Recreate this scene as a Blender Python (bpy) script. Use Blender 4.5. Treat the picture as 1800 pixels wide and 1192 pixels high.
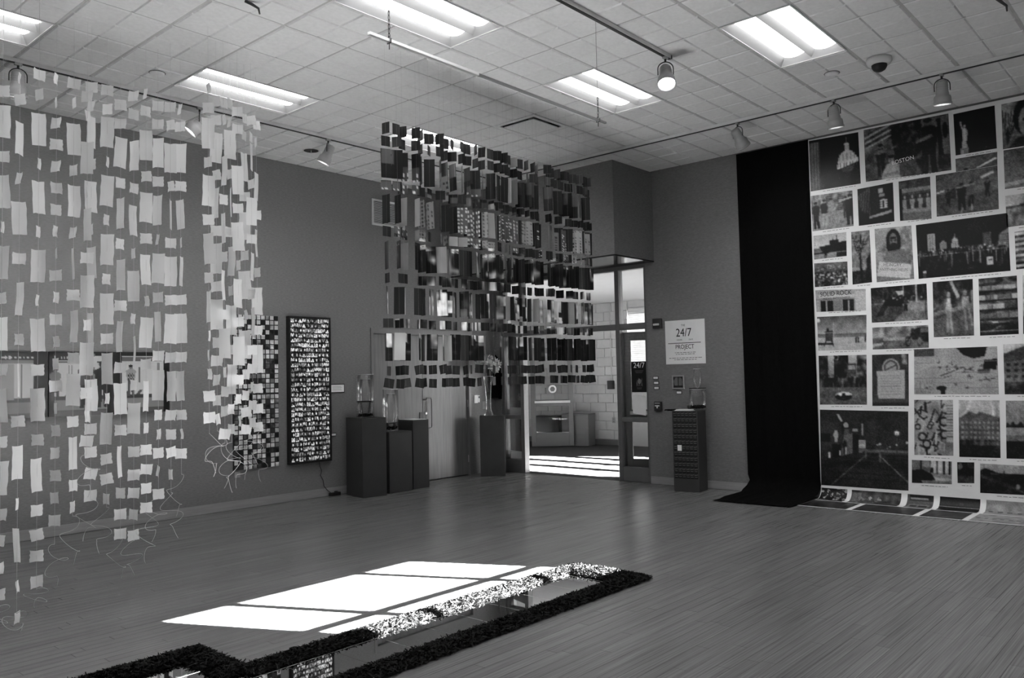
import bpy, math, random
import numpy as np
from mathutils import Matrix, Vector

for o in list(bpy.data.objects):
    bpy.data.objects.remove(o)
SC = bpy.context.scene
COL = SC.collection
random.seed(7)
RNG = np.random.default_rng(7)

# ------------------------------------------------------------------ camera
CAMZ = 1.501
yaw, pitch, roll = math.radians(41.45812646), math.radians(2.63958391), math.radians(-1.21598363)
FW = Vector((math.cos(pitch) * math.cos(yaw), math.cos(pitch) * math.sin(yaw), math.sin(pitch)))
RT = Vector((math.sin(yaw), -math.cos(yaw), 0))
UP = RT.cross(FW)
RT2 = RT * math.cos(roll) + UP * math.sin(roll)
UP2 = UP * math.cos(roll) - RT * math.sin(roll)
cam_data = bpy.data.cameras.new('camera')
cam_data.sensor_width = 36.0
cam_data.lens = 28.7137
cam_data.clip_start = 0.05
cam_data.clip_end = 200
cam = bpy.data.objects.new('camera', cam_data)
COL.objects.link(cam)
cam.matrix_world = Matrix(((RT2.x, UP2.x, -FW.x, 0), (RT2.y, UP2.y, -FW.y, 0), (RT2.z, UP2.z, -FW.z, CAMZ), (0, 0, 0, 1)))
SC.camera = cam

# ------------------------------------------------------------------ sky, sun, exposure
SUN_EL = math.radians(16.0)
SUN_DIR = Vector((-0.447 * math.cos(SUN_EL), 0.894 * math.cos(SUN_EL), -math.sin(SUN_EL)))   # way the light travels
world = bpy.data.worlds.new('World')
SC.world = world
world.use_nodes = True
wn = world.node_tree
wn.nodes.clear()
sky = wn.nodes.new('ShaderNodeTexSky')
sky.sky_type = 'NISHITA'
sky.sun_disc = False
sky.sun_elevation = SUN_EL
sky.sun_rotation = math.atan2(-SUN_DIR.x, -SUN_DIR.y)
bw = wn.nodes.new('ShaderNodeRGBToBW')
bg = wn.nodes.new('ShaderNodeBackground')
bg.inputs['Strength'].default_value = 0.5
wo = wn.nodes.new('ShaderNodeOutputWorld')
wn.links.new(sky.outputs[0], bw.inputs[0])
wn.links.new(bw.outputs[0], bg.inputs[0])
wn.links.new(bg.outputs[0], wo.inputs[0])

sun_data = bpy.data.lights.new('sun', 'SUN')
sun_data.energy = 780.0
sun_data.angle = math.radians(0.2)
sun = bpy.data.objects.new('sun', sun_data)
COL.objects.link(sun)
sun.location = (20, -30, 15)
sun.rotation_euler = SUN_DIR.to_track_quat('-Z', 'Y').to_euler()

LENS_GLOW = 6.0          # fluorescent ceiling lights
SPOT_GLOW = 22.0         # track light lenses
SC.view_settings.view_transform = 'Standard'
SC.view_settings.look = 'None'
SC.view_settings.gamma = 1.0
SC.view_settings.use_curve_mapping = False
SC.view_settings.exposure = 0.72

# ------------------------------------------------------------------ helpers
PI = math.pi
def lin(s):
    s = np.asarray(s, dtype=float)
    return np.where(s <= 0.04045, s / 12.92, ((np.clip(s, 0, None) + 0.055) / 1.055) ** 2.4)

def seen(x, y, z):
    d = Vector((x, y, z - CAMZ))
    f = d.dot(FW)
    if f < 0.2:
        return None
    return 900 + 1435.687 * d.dot(RT2) / f, 596 - 1435.687 * d.dot(UP2) / f, f
def in_view(x, y, z, m=0):
    p = seen(x, y, z)
    return p is not None and -m < p[0] < 1800 + m and -m < p[1] < 1192 + m

class MB:
    """collects faces for one mesh object"""
    def __init__(s):
        s.v = []; s.f = []
    def add(s, vs, fs):
        n = len(s.v)
        s.v += [tuple(v) for v in vs]
        s.f += [tuple(i + n for i in f) for f in fs]
        return s
    def box(s, x0, x1, y0, y1, z0, z1):
        return s.add([(x0, y0, z0), (x1, y0, z0), (x1, y1, z0), (x0, y1, z0), (x0, y0, z1), (x1, y0, z1), (x1, y1, z1), (x0, y1, z1)],
                     [(0, 3, 2, 1), (4, 5, 6, 7), (0, 1, 5, 4), (1, 2, 6, 5), (2, 3, 7, 6), (3, 0, 4, 7)])
    def bbox(s, x0, x1, y0, y1, z0, z1, b=0.006):
        """box with chamfered edges"""
        vs = []
        for sx in (0, 1):
            for sy in (0, 1):
                for sz in (0, 1):
                    X = (x0, x1)[sx]; Y = (y0, y1)[sy]; Z = (z0, z1)[sz]
                    dx = b if sx == 0 else -b; dy = b if sy == 0 else -b; dz = b if sz == 0 else -b
                    vs += [(X, Y + dy, Z + dz), (X + dx, Y, Z + dz), (X + dx, Y + dy, Z)]
        def i(sx, sy, sz, k): return ((sx * 2 + sy) * 2 + sz) * 3 + k
        fs = []
        for sx in (0, 1):
            q = [i(sx, 0, 0, 0), i(sx, 1, 0, 0), i(sx, 1, 1, 0), i(sx, 0, 1, 0)]
            fs.append(q if sx else q[::-1])
            q = [i(0, sx, 0, 1), i(0, sx, 1, 1), i(1, sx, 1, 1), i(1, sx, 0, 1)]
            fs.append(q if sx else q[::-1])
            q = [i(0, 0, sx, 2), i(1, 0, sx, 2), i(1, 1, sx, 2), i(0, 1, sx, 2)]
            fs.append(q if sx else q[::-1])
        for a in (0, 1):
            for c in (0, 1):
                fs.append((i(a, c, 0, 0), i(a, c, 0, 1), i(a, c, 1, 1), i(a, c, 1, 0)))
                fs.append((i(a, 0, c, 0), i(a, 0, c, 2), i(a, 1, c, 2), i(a, 1, c, 0)))
                fs.append((i(0, a, c, 1), i(0, a, c, 2), i(1, a, c, 2), i(1, a, c, 1)))
        for a in (0, 1):
            for c in (0, 1):
                for d in (0, 1):
                    fs.append((i(a, c, d, 0), i(a, c, d, 1), i(a, c, d, 2)))
        return s.add(vs, fs)
    def tube(s, pts, r, n=8, closed=False, caps=True):
        pts = [Vector(p) for p in pts]
        rs = r if isinstance(r, (list, tuple)) else [r] * len(pts)
        base = len(s.v)
        prev = None
        for k, p in enumerate(pts):
            a = pts[max(k - 1, 0)]; b = pts[min(k + 1, len(pts) - 1)]
            if closed:
                a = pts[k - 1]; b = pts[(k + 1) % len(pts)]
            t = (b - a)
            t = t.normalized() if t.length > 1e-9 else Vector((0, 0, 1))
            if prev is None:
                prev = Vector((0, 0, 1)) if abs(t.z) < 0.9 else Vector((1, 0, 0))
            u = (prev - t * prev.dot(t))
            u = u.normalized() if u.length > 1e-6 else t.orthogonal().normalized()
            w = t.cross(u); prev = u
            for j in range(n):
                an = 2 * PI * j / n
                s.v.append(tuple(p + (u * math.cos(an) + w * math.sin(an)) * rs[k]))
        m = len(pts)
        for k in range(m if closed else m - 1):
            for j in range(n):
                a0 = base + k * n + j; a1 = base + k * n + (j + 1) % n
                k2 = (k + 1) % m
                b0 = base + k2 * n + j; b1 = base + k2 * n + (j + 1) % n
                s.f.append((a0, a1, b1, b0))
        if caps and not closed:
            s.f.append(tuple(base + j for j in range(n))[::-1])
            s.f.append(tuple(base + (m - 1) * n + j for j in range(n)))
        return s
    def lathe(s, prof, n=20, c=(0, 0, 0), cap=False):
        """prof: (radius, z) list, turned about the z axis"""
        base = len(s.v)
        for r, z in prof:
            for j in range(n):
                an = 2 * PI * j / n
                s.v.append((c[0] + r * math.cos(an), c[1] + r * math.sin(an), c[2] + z))
        for k in range(len(prof) - 1):
            for j in range(n):
                j2 = (j + 1) % n
                s.f.append((base + k * n + j, base + k * n + j2, base + (k + 1) * n + j2, base + (k + 1) * n + j))
        if cap:
            s.f.append(tuple(base + j for j in range(n))[::-1])
            s.f.append(tuple(base + (len(prof) - 1) * n + j for j in range(n)))
        return s
    def xf(s, M):
        s.v = [tuple(M @ Vector(v)) for v in s.v]
        return s
    def mesh(s, name, mat, smooth=False):
        me = bpy.data.meshes.new(name)
        me.from_pydata(s.v, [], s.f)
        if mat: me.materials.append(mat)
        if smooth:
            me.polygons.foreach_set('use_smooth', [True] * len(me.polygons))
        me.update()
        return me

def link(name, me, parent=None, loc=(0, 0, 0), rot=(0, 0, 0)):
    o = bpy.data.objects.new(name, me)
    COL.objects.link(o)
    o.location = loc
    o.rotation_euler = rot
    if parent is not None:
        o.parent = parent
    return o
def obj(name, mb, mat, parent=None, loc=(0, 0, 0), rot=(0, 0, 0), smooth=False, label=None):
    o = link(name, mb.mesh(name, mat, smooth), parent, loc, rot)
    if label: o['label'] = label
    return o
def tag(o, label, cat, group=None, kind=None):
    o['label'] = label
    o['category'] = cat
    if group: o['group'] = group
    if kind: o['kind'] = kind
    return o
def thing(name, label, cat, loc=(0, 0, 0), rz=0.0, group=None):
    o = bpy.data.objects.new(name, None)
    COL.objects.link(o)
    o.empty_display_size = 0.1
    o.location = loc
    o.rotation_euler = (0, 0, rz)
    return tag(o, label, cat, group)
def struct(name, mb, mat, label=None):
    o = obj(name, mb, mat)
    o['kind'] = 'structure'
    o['label'] = label or name.replace('_', ' ')
    return o
ORD = ['first', 'second', 'third', 'fourth', 'fifth', 'sixth', 'seventh', 'eighth', 'ninth', 'tenth', 'eleventh', 'twelfth', 'thirteenth',
       'fourteenth', 'fifteenth', 'sixteenth']

# ------------------------------------------------------------------ materials
def new_mat(name):
    m = bpy.data.materials.new(name)
    m.use_nodes = True
    nt = m.node_tree
    b = nt.nodes['Principled BSDF']
    return m, nt, b
def M(name, v, rough=0.6, spec=0.3, metal=0.0, var=0.08, scale=(8, 8, 8), bump=0.0, bscale=150.0, bdist=0.002, rnd=0.0, world_space=True, detail=3.0):
    m, nt, b = new_mat(name)
    N = nt.nodes; Lk = nt.links
    if world_space:
        g = N.new('ShaderNodeNewGeometry'); src = g.outputs['Position']
    else:
        g = N.new('ShaderNodeTexCoord'); src = g.outputs['Object']
    mp = N.new('ShaderNodeMapping'); mp.inputs['Scale'].default_value = scale
    Lk.new(src, mp.inputs['Vector'])
    no = N.new('ShaderNodeTexNoise'); no.inputs['Scale'].default_value = 1.0; no.inputs['Detail'].default_value = detail
    Lk.new(mp.outputs[0], no.inputs['Vector'])
    mr = N.new('ShaderNodeMapRange')
    mr.inputs['From Min'].default_value = 0.25; mr.inputs['From Max'].default_value = 0.75
    mr.inputs['To Min'].default_value = v * (1 - var); mr.inputs['To Max'].default_value = v * (1 + var)
    Lk.new(no.outputs['Fac'], mr.inputs['Value'])
    out = mr.outputs[0]
    if rnd:
        oi = N.new('ShaderNodeObjectInfo')
        gi = N.new('ShaderNodeNewGeometry')
        ad = N.new('ShaderNodeMath'); ad.operation = 'ADD'
        Lk.new(oi.outputs['Random'], ad.inputs[0]); Lk.new(gi.outputs['Random Per Island'], ad.inputs[1])
        fr = N.new('ShaderNodeMath'); fr.operation = 'FRACT'; Lk.new(ad.outputs[0], fr.inputs[0])
        m2 = N.new('ShaderNodeMapRange'); m2.inputs['To Min'].default_value = 1 - rnd; m2.inputs['To Max'].default_value = 1 + rnd
        Lk.new(fr.outputs[0], m2.inputs['Value'])
        mu = N.new('ShaderNodeMath'); mu.operation = 'MULTIPLY'
        Lk.new(out, mu.inputs[0]); Lk.new(m2.outputs[0], mu.inputs[1]); out = mu.outputs[0]
    Lk.new(out, b.inputs['Base Color'])
    b.inputs['Roughness'].default_value = rough
    b.inputs['Specular IOR Level'].default_value = spec
    b.inputs['Metallic'].default_value = metal
    if bump:
        n2 = N.new('ShaderNodeTexNoise'); n2.inputs['Scale'].default_value = bscale; n2.inputs['Detail'].default_value = 2
        Lk.new(src, n2.inputs['Vector'])
        bp = N.new('ShaderNodeBump'); bp.inputs['Strength'].default_value = bump; bp.inputs['Distance'].default_value = bdist
        Lk.new(n2.outputs['Fac'], bp.inputs['Height']); Lk.new(bp.outputs[0], b.inputs['Normal'])
    return m
def emit_mat(name, v, strength):
    m, nt, b = new_mat(name)
    b.inputs['Base Color'].default_value = (v, v, v, 1)
    b.inputs['Emission Color'].default_value = (1, 1, 1, 1)
    b.inputs['Emission Strength'].default_value = strength
    b.inputs['Roughness'].default_value = 0.5
    return m
def glass_mat(name, tint=0.96, refl=1.0, rough=0.02, blend=0.25, gain=1.0):
    m = bpy.data.materials.new(name); m.use_nodes = True
    nt = m.node_tree; nt.nodes.clear()
    t = nt.nodes.new('ShaderNodeBsdfTransparent'); t.inputs[0].default_value = (tint, tint, tint, 1)
    g = nt.nodes.new('ShaderNodeBsdfGlossy'); g.inputs['Roughness'].default_value = rough
    g.inputs['Color'].default_value = (refl, refl, refl, 1)
    fr = nt.nodes.new('ShaderNodeLayerWeight'); fr.inputs['Blend'].default_value = blend
    mx = nt.nodes.new('ShaderNodeMixShader'); o = nt.nodes.new('ShaderNodeOutputMaterial')
    ml = nt.nodes.new('ShaderNodeMath'); ml.operation = 'MULTIPLY'; ml.inputs[1].default_value = gain; nt.links.new(fr.outputs[0], ml.inputs[0])
    nt.links.new(ml.outputs[0], mx.inputs[0]); nt.links.new(t.outputs[0], mx.inputs[1]); nt.links.new(g.outputs[0], mx.inputs[2])
    nt.links.new(mx.outputs[0], o.inputs[0])
    return m
def print_mat(name, rough=0.45, glow=0.0, gain=1.0):
    """flat print: colours come from the painted vertex attribute"""
    m, nt, b = new_mat(name)
    a = nt.nodes.new('ShaderNodeAttribute'); a.attribute_name = 'print'
    mu = nt.nodes.new('ShaderNodeVectorMath'); mu.operation = 'SCALE'; mu.inputs['Scale'].default_value = gain
    nt.links.new(a.outputs['Color'], mu.inputs[0])
    nt.links.new(mu.outputs[0], b.inputs['Base Color'])
    b.inputs['Roughness'].default_value = rough
    b.inputs['Specular IOR Level'].default_value = 0.3
    if glow:
        nt.links.new(a.outputs['Color'], b.inputs['Emission Color'])
        b.inputs['Emission Strength'].default_value = glow
    return m

MAT = {}
MAT['wall'] = M('woven wall fabric', 0.195, 0.9, 0.1, var=0.16, scale=(26, 26, 90), bump=0.5, bscale=260, bdist=0.003, detail=4)
MAT['plain_wall'] = M('painted wall', 0.30, 0.8, 0.2, var=0.04)
MAT['lobby_wall'] = M('white block paint', 0.52, 0.6, 0.3, var=0.04, bump=0.3, bscale=60)
MAT['block'] = M('painted block', 0.50, 0.55, 0.35, var=0.05, bump=0.3, bscale=70, rnd=0.03)
MAT['base'] = M('pale baseboard', 0.30, 0.5, 0.3, var=0.10, scale=(3, 3, 40))
MAT['wood_floor'] = M('wood plank', 0.170, 0.27, 0.45, var=0.36, scale=(1.5, 110, 10), rnd=0.08, detail=5, bump=0.08, bscale=90, bdist=0.001)
MAT['joint'] = M('floor joint', 0.05, 0.7, 0.1)
MAT['tile'] = M('ceiling tile', 0.80, 0.9, 0.1, var=0.05, scale=(30, 30, 30), bump=0.3, bscale=320, rnd=0.02)
MAT['tee'] = M('ceiling grid metal', 0.45, 0.6, 0.3, var=0.03)
MAT['slab'] = M('ceiling void', 0.25, 0.9, 0.1)
MAT['white_metal'] = M('white metal', 0.65, 0.45, 0.4, var=0.03)
MAT['reflector'] = M('fixture reflector', 0.30, 0.35, 0.4, var=0.02)
MAT['grey_metal'] = M('grey metal', 0.16, 0.42, 0.5, var=0.05)
MAT['rail_metal'] = M('pale track metal', 0.68, 0.5, 0.3)
MAT['head_metal'] = M('spotlight enamel', 0.34, 0.45, 0.4, var=0.05)
MAT['dark_metal'] = M('dark metal', 0.035, 0.45, 0.4, var=0.1)
MAT['chrome'] = M('brushed steel', 0.6, 0.28, 0.5, metal=1.0, var=0.05, scale=(4, 4, 60))
MAT['lit_bar_metal'] = M('lit bar aluminium', 0.9, 0.35, 0.5, metal=1.0, var=0.03)
MAT['black'] = M('black plastic', 0.012, 0.4, 0.4, var=0.1)
MAT['cloth'] = M('black cloth', 0.004, 0.95, 0.05, var=0.3, scale=(40, 40, 40), bump=0.4, bscale=400)
MAT['frame'] = M('anodised aluminium', 0.13, 0.38, 0.5, var=0.05, scale=(3, 3, 30))
MAT['wood'] = M('pale wood veneer', 0.15, 0.4, 0.4, var=0.22, scale=(30, 30, 2.2), detail=5)
MAT['pedestal'] = M('dark pedestal paint', 0.042, 0.6, 0.3, var=0.10, scale=(5, 5, 5))
MAT['paper'] = M('white card', 0.90, 0.7, 0.2, var=0.03)
MAT['mural'] = M('white photo paper', 0.85, 0.45, 0.3, var=0.03)
MAT['ink'] = M('black ink', 0.012, 0.6, 0.2)
MAT['sticker_ink'] = M('dull sticker ink', 0.22, 0.6, 0.2)
MAT['grey_ink'] = M('grey ink', 0.16, 0.6, 0.2)
MAT['carpet'] = M('dark carpet', 0.055, 0.95, 0.05, var=0.35, scale=(60, 60, 60), bump=0.5, bscale=300)
MAT['mulch'] = M('shredded black rubber', 0.0026, 0.55, 0.15, var=0.4, scale=(20, 20, 20), rnd=0.5)
MAT['string'] = M('nylon line', 0.55, 0.3, 0.5)
MAT['flower'] = M('pale petals', 0.55, 0.7, 0.2, var=0.2, scale=(60, 60, 60))
MAT['stem'] = M('grey stem', 0.12, 0.6, 0.2, var=0.2)
MAT['pebble'] = M('black pebbles', 0.012, 0.35, 0.4, var=0.3, scale=(50, 50, 50))
MAT['blind'] = M('white blind', 0.75, 0.6, 0.3)
_n = MAT['blind'].node_tree; _t = _n.nodes.new('ShaderNodeBsdfTranslucent'); _t.inputs[0].default_value = (0.9, 0.9, 0.9, 1)
_m = _n.nodes.new('ShaderNodeMixShader'); _m.inputs[0].default_value = 0.005
_n.links.new(_n.nodes['Principled BSDF'].outputs[0], _m.inputs[1]); _n.links.new(_t.outputs[0], _m.inputs[2]); _n.links.new(_m.outputs[0], _n.nodes['Material Output'].inputs[0])
MAT['gloss_soffit'] = M('dark polished panel', 0.03, 0.12, 0.6, var=0.2, scale=(2, 20, 2))
MAT['glass'] = glass_mat('window glass')
MAT['vase'] = glass_mat('vase glass', 0.975, 1.0, 0.16, 0.3, 0.75)
MAT['rim_glint'] = M('painted rim glint', 0.75, 0.1, 0.6)
MAT['print'] = print_mat('photo print')
MAT['mobile_print'] = print_mat('photo card', 0.35)
MAT['backlit'] = print_mat('backlit transparency', 0.3, glow=0.36)
MAT['lens'] = emit_mat('lamp lens', 0.8, LENS_GLOW)
MAT['spot_lens'] = emit_mat('spot lens', 0.8, SPOT_GLOW)
mm, nt_, b_ = new_mat('mirror')
b_.inputs['Base Color'].default_value = (0.72, 0.72, 0.72, 1); b_.inputs['Metallic'].default_value = 1; b_.inputs['Roughness'].default_value = 0.015
MAT['mirror'] = mm
# translucent hanging paper
mp_, nt_, b_ = new_mat('thin white paper')
b_.inputs['Base Color'].default_value = (0.86, 0.86, 0.86, 1); b_.inputs['Roughness'].default_value = 0.8; b_.inputs['Specular IOR Level'].default_value = 0.1
tr_ = nt_.nodes.new('ShaderNodeBsdfTranslucent'); tr_.inputs[0].default_value = (0.88, 0.88, 0.88, 1)
mx_ = nt_.nodes.new('ShaderNodeMixShader'); mx_.inputs[0].default_value = 0.4
no_ = nt_.nodes.new('ShaderNodeTexNoise'); no_.inputs['Scale'].default_value = 25
bp_ = nt_.nodes.new('ShaderNodeBump'); bp_.inputs['Strength'].default_value = 0.15; bp_.inputs['Distance'].default_value = 0.004
nt_.links.new(no_.outputs['Fac'], bp_.inputs['Height']); nt_.links.new(bp_.outputs[0], b_.inputs['Normal'])
nt_.links.new(b_.outputs[0], mx_.inputs[1]); nt_.links.new(tr_.outputs[0], mx_.inputs[2])
nt_.links.new(mx_.outputs[0], nt_.nodes['Material Output'].inputs[0])
MAT['hang_paper'] = mp_

# ------------------------------------------------------------------ lettering
def text(s, size, mat, parent, mtx, name='lettering', align='CENTER', spacing=1.0, xscale=1.0):
    cu = bpy.data.curves.new('t', 'FONT')
    cu.body = s; cu.size = size; cu.align_x = align; cu.align_y = 'CENTER'; cu.extrude = 0.0004; cu.space_character = spacing
    cu.resolution_u = 3
    tmp = bpy.data.objects.new('t', cu)
    COL.objects.link(tmp)
    dg = bpy.context.evaluated_depsgraph_get()
    me = bpy.data.meshes.new_from_object(tmp.evaluated_get(dg))
    bpy.data.objects.remove(tmp)
    me.transform(mtx @ Matrix.Diagonal((xscale, 1, 1, 1)))
    me.materials.clear(); me.materials.append(mat)
    me.name = name
    return link(name, me, parent)
def face_left(x, y, z):      # writing on a surface that faces -Y (the left wall)
    return Matrix(((1, 0, 0, x), (0, 0, -1, y), (0, 1, 0, z), (0, 0, 0, 1)))
def face_right(x, y, z):     # writing on a surface that faces -X (the right wall)
    return Matrix(((0, 0, -1, x), (-1, 0, 0, y), (0, 1, 0, z), (0, 0, 0, 1)))

# ------------------------------------------------------------------ painting of flat prints (grey values on a grid)
class Paint:
    def __init__(s, w, h, v=0.5, seed=0):
        s.w, s.h = w, h
        s.a = np.full((h, w), float(v))
        s.X, s.Y = np.meshgrid((np.arange(w) + 0.5) / w, (np.arange(h) + 0.5) / h)
        s.r = np.random.default_rng(seed)
    def put(s, m, v, al=1.0):
        s.a = np.where(m, s.a * (1 - al) + v * al, s.a); return s
    def rect(s, x0, y0, x1, y1, v, al=1.0):
        return s.put((s.X >= x0) & (s.X <= x1) & (s.Y >= y0) & (s.Y <= y1), v, al)
    def ell(s, cx, cy, rx, ry, v, al=1.0):
        return s.put(((s.X - cx) / rx) ** 2 + ((s.Y - cy) / ry) ** 2 <= 1, v, al)
    def poly(s, pts, v, al=1.0):
        ins = np.zeros(s.a.shape, bool); n = len(pts)
        for i in range(n):
            (x1, y1), (x2, y2) = pts[i], pts[(i + 1) % n]
            if y1 == y2: continue
            c = ((y1 > s.Y) != (y2 > s.Y)) & (s.X < (x2 - x1) * (s.Y - y1) / (y2 - y1) + x1)
            ins ^= c
        return s.put(ins, v, al)
    def line(s, x0, y0, x1, y1, wd, v, al=1.0):
        dx, dy = x1 - x0, y1 - y0; L2 = dx * dx + dy * dy + 1e-9
        t = np.clip(((s.X - x0) * dx + (s.Y - y0) * dy) / L2, 0, 1)
        d = np.hypot(s.X - x0 - t * dx, (s.Y - y0 - t * dy) * s.h / s.w)
        return s.put(d <= wd, v, al)
    def grad(s, v0, v1, y0=0.0, y1=1.0):
        t = (s.Y - y0) / (y1 - y0)
        m = (t >= 0) & (t <= 1)
        s.a = np.where(m, v0 + (v1 - v0) * t, s.a); return s
    def noise(s, amp, cx, cy, x0=0, y0=0, x1=1, y1=1, hard=False):
        g = s.r.random((int(cy) + 2, int(cx) + 2))
        fx = s.X * cx; fy = s.Y * cy
        ix = fx.astype(int); iy = fy.astype(int); tx = fx - ix; ty = fy - iy
        if hard: n = g[iy, ix]
        else:
            n = (g[iy, ix] * (1 - tx) + g[iy, ix + 1] * tx) * (1 - ty) + (g[iy + 1, ix] * (1 - tx) + g[iy + 1, ix + 1] * tx) * ty
        m = (s.X >= x0) & (s.X <= x1) & (s.Y >= y0) & (s.Y <= y1)
        s.a = np.where(m, s.a + amp * (n - 0.5) * 2, s.a); return s
    def windows(s, x0, y0, x1, y1, nx, ny, v, fill=0.55, p=1.0):
        for i in range(nx):
            for j in range(ny):
                if s.r.random() > p: continue
                a = x0 + (x1 - x0) * (i + (1 - fill) / 2) / nx; b = y0 + (y1 - y0) * (j + (1 - fill) / 2) / ny
                s.rect(a, b, a + (x1 - x0) / nx * fill, b + (y1 - y0) / ny * fill, v)
        return s
    def dots(s, n, x0, y0, x1, y1, r, v):
        for _ in range(n):
            s.ell(x0 + (x1 - x0) * s.r.random(), y0 + (y1 - y0) * s.r.random(), r * (0.5 + s.r.random()), r * (0.5 + s.r.random()) * s.w / s.h, v if not isinstance(v, tuple) else v[0] + (v[1] - v[0]) * s.r.random())
        return s
    def person(s, x, foot, h, top=0.1, legs=0.15, skin=0.5, wd=1.0):
        w = h * 0.13 * wd * s.h / s.w
        s.poly([(x - w * .8, foot), (x - w * .2, foot), (x, foot - h * .45), (x + w * .2, foot), (x + w * .8, foot), (x + w * .7, foot - h * .52), (x - w * .7, foot - h * .52)], legs)
        s.poly([(x - w * .8, foot - h * .48), (x + w * .8, foot - h * .48), (x + w * 1.15, foot - h * .8), (x + w * .4, foot - h * .87), (x - w * .4, foot - h * .87), (x - w * 1.15, foot - h * .8)], top)
        s.ell(x, foot - h * .93, w * .5, h * .07, skin)
        s.ell(x, foot - h * .965, w * .5, h * .04, 0.08)
        return s
    def out(s):
        return np.clip(s.a, 0.015, 0.97)

def grid_print(name, img, pos, mat, parent, label=None):
    """img (h,w) grey values -> mesh grid; pos(u,v) arrays in 0..1 give the points"""
    h, w = img.shape
    u, v = np.meshgrid(np.linspace(0, 1, w), np.linspace(0, 1, h))
    P3 = pos(u, v).reshape(-1, 3)
    idx = np.arange(h * w).reshape(h, w)
    faces = np.stack([idx[:-1, :-1], idx[1:, :-1], idx[1:, 1:], idx[:-1, 1:]], -1).reshape(-1, 4)
    me = bpy.data.meshes.new(name)
    me.vertices.add(len(P3)); me.vertices.foreach_set('co', P3.ravel())
    me.loops.add(faces.size); me.loops.foreach_set('vertex_index', faces.ravel().astype(np.int32))
    me.polygons.add(len(faces)); me.polygons.foreach_set('loop_start', np.arange(0, faces.size, 4, dtype=np.int32))
    me.update(calc_edges=True)
    at = me.color_attributes.new('print', 'FLOAT_COLOR', 'POINT')
    g = lin(img.ravel())
    at.data.foreach_set('color', np.stack([g, g, g, np.ones_like(g)], -1).ravel().astype(np.float32))
    me.materials.append(mat)
    o = link(name, me, parent)
    if label: o['label'] = label
    return o

# ------------------------------------------------------------------ the room
DL, DR, H = 8.924, 9.671, 4.277        # left wall y, right wall x, ceiling height
XB, YN = -3.0, -3.5                    # walls behind and beside the camera
S = 0.6096
GX, GY = 4.771, 4.836                  # one crossing of the ceiling grid

# floor: planks running along x
fl = MB(); fl.box(XB - 0.2, DR, YN - 0.2, DL + 0.3, -0.12, -0.010)
floor = struct('floor', fl, MAT['joint'], 'hardwood strip floor of the gallery')
PW = 0.0762
cand = []
ny = int((DL - YN) / PW) + 1
for j in range(ny):
    y0 = YN + j * PW
    x = XB - random.random() * 1.6
    while x < DR:
        ln = random.uniform(0.9, 2.1)
        x0, x1 = max(x, XB), min(x + ln, DR)
        if x1 - x0 > 0.05:
            cx, cy = (x0 + x1) / 2, y0 + PW / 2
            p = seen(cx, cy, 0)
            size = 0
            if p and (in_view(cx, cy, 0) or in_view(x0, cy, 0) or in_view(x1, cy, 0)):
                size = PW * (x1 - x0) / (p[2] ** 3)
            cand.append((size, x0, x1, y0, min(y0 + PW, DL)))
        x += ln
cand.sort(key=lambda c: -c[0])
rest = MB()
GAP = 0.0009
for k, (sz, x0, x1, y0, y1) in enumerate(cand):
    if k < 300:
        b = MB(); b.box(-(x1 - x0) / 2 + GAP, (x1 - x0) / 2 - GAP, -(y1 - y0) / 2 + GAP, (y1 - y0) / 2 - GAP, -0.010, 0)
        obj('plank', b, MAT['wood_floor'], floor, ((x0 + x1) / 2, (y0 + y1) / 2, 0))
    else:
        rest.box(x0 + GAP, x1 - GAP, y0 + GAP, y1 - GAP, -0.010, 0)
o = obj('far_planks', rest, MAT['wood_floor'], floor); o['kind'] = 'stuff'; o['label'] = 'remaining floor planks farther away'

# left wall with the opening of the double door
DX0, DX1, DZ = 7.15, 9.10, 2.215
wl = MB()
wl.box(XB - 0.2, DX0, DL, DL + 0.22, 0, H + .16); wl.box(DX1, DR, DL, DL + 0.22, 0, H + .16); wl.box(DX0, DX1, DL, DL + 0.22, DZ, H + .16)
wl.box(DX0, DX1, DL + 0.18, DL + 0.22, 0, DZ)
struct('wall_left', wl, MAT['wall'], 'long grey fabric covered wall with a double door')
# right wall with the storefront opening
SY0, SY1, SZ = 6.06, 8.80, 3.05
wr = MB()
wr.box(DR, DR + 0.2, YN - 0.2, SY0, 0, H + .16); wr.box(DR, DR + 0.2, SY1, DL + 0.22, 0, H + .16); wr.box(DR, DR + 0.2, SY0, SY1, SZ, H + .16)
struct('wall_right', wr, MAT['wall'], 'grey fabric covered wall behind the photo mural')
# wall with the high window (to the right of the camera) and wall behind the camera
WX0, WX1, WZ0, WZ1 = 6.77, 8.87, 2.30, 2.79
wn_ = MB()
wn_.box(XB - 0.2, WX0, YN - 0.08, YN, 0, H + .16); wn_.box(WX1, DR, YN - 0.08, YN, 0, H + .16)
wn_.box(WX0, WX1, YN - 0.08, YN, 0, WZ0); wn_.box(WX0, WX1, YN - 0.08, YN, WZ1, H + .16)
struct('wall_near', wn_, MAT['plain_wall'], 'painted outside wall with a high window')
wb = MB(); wb.box(XB - 0.2, XB, YN, DL, 0, H + .16)
struct('wall_back', wb, MAT['plain_wall'], 'painted wall behind the camera')
wf = MB()
for x in (7.27, 8.35): wf.box(x - 0.035, x + 0.035, YN - 0.07, YN - 0.02, WZ0, WZ1)
wf.box(WX0, WX1, YN - 0.07, YN - 0.02, 2.474, 2.510)
struct('window_1', wf, MAT['frame'], 'high window with slim muntins')

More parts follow.
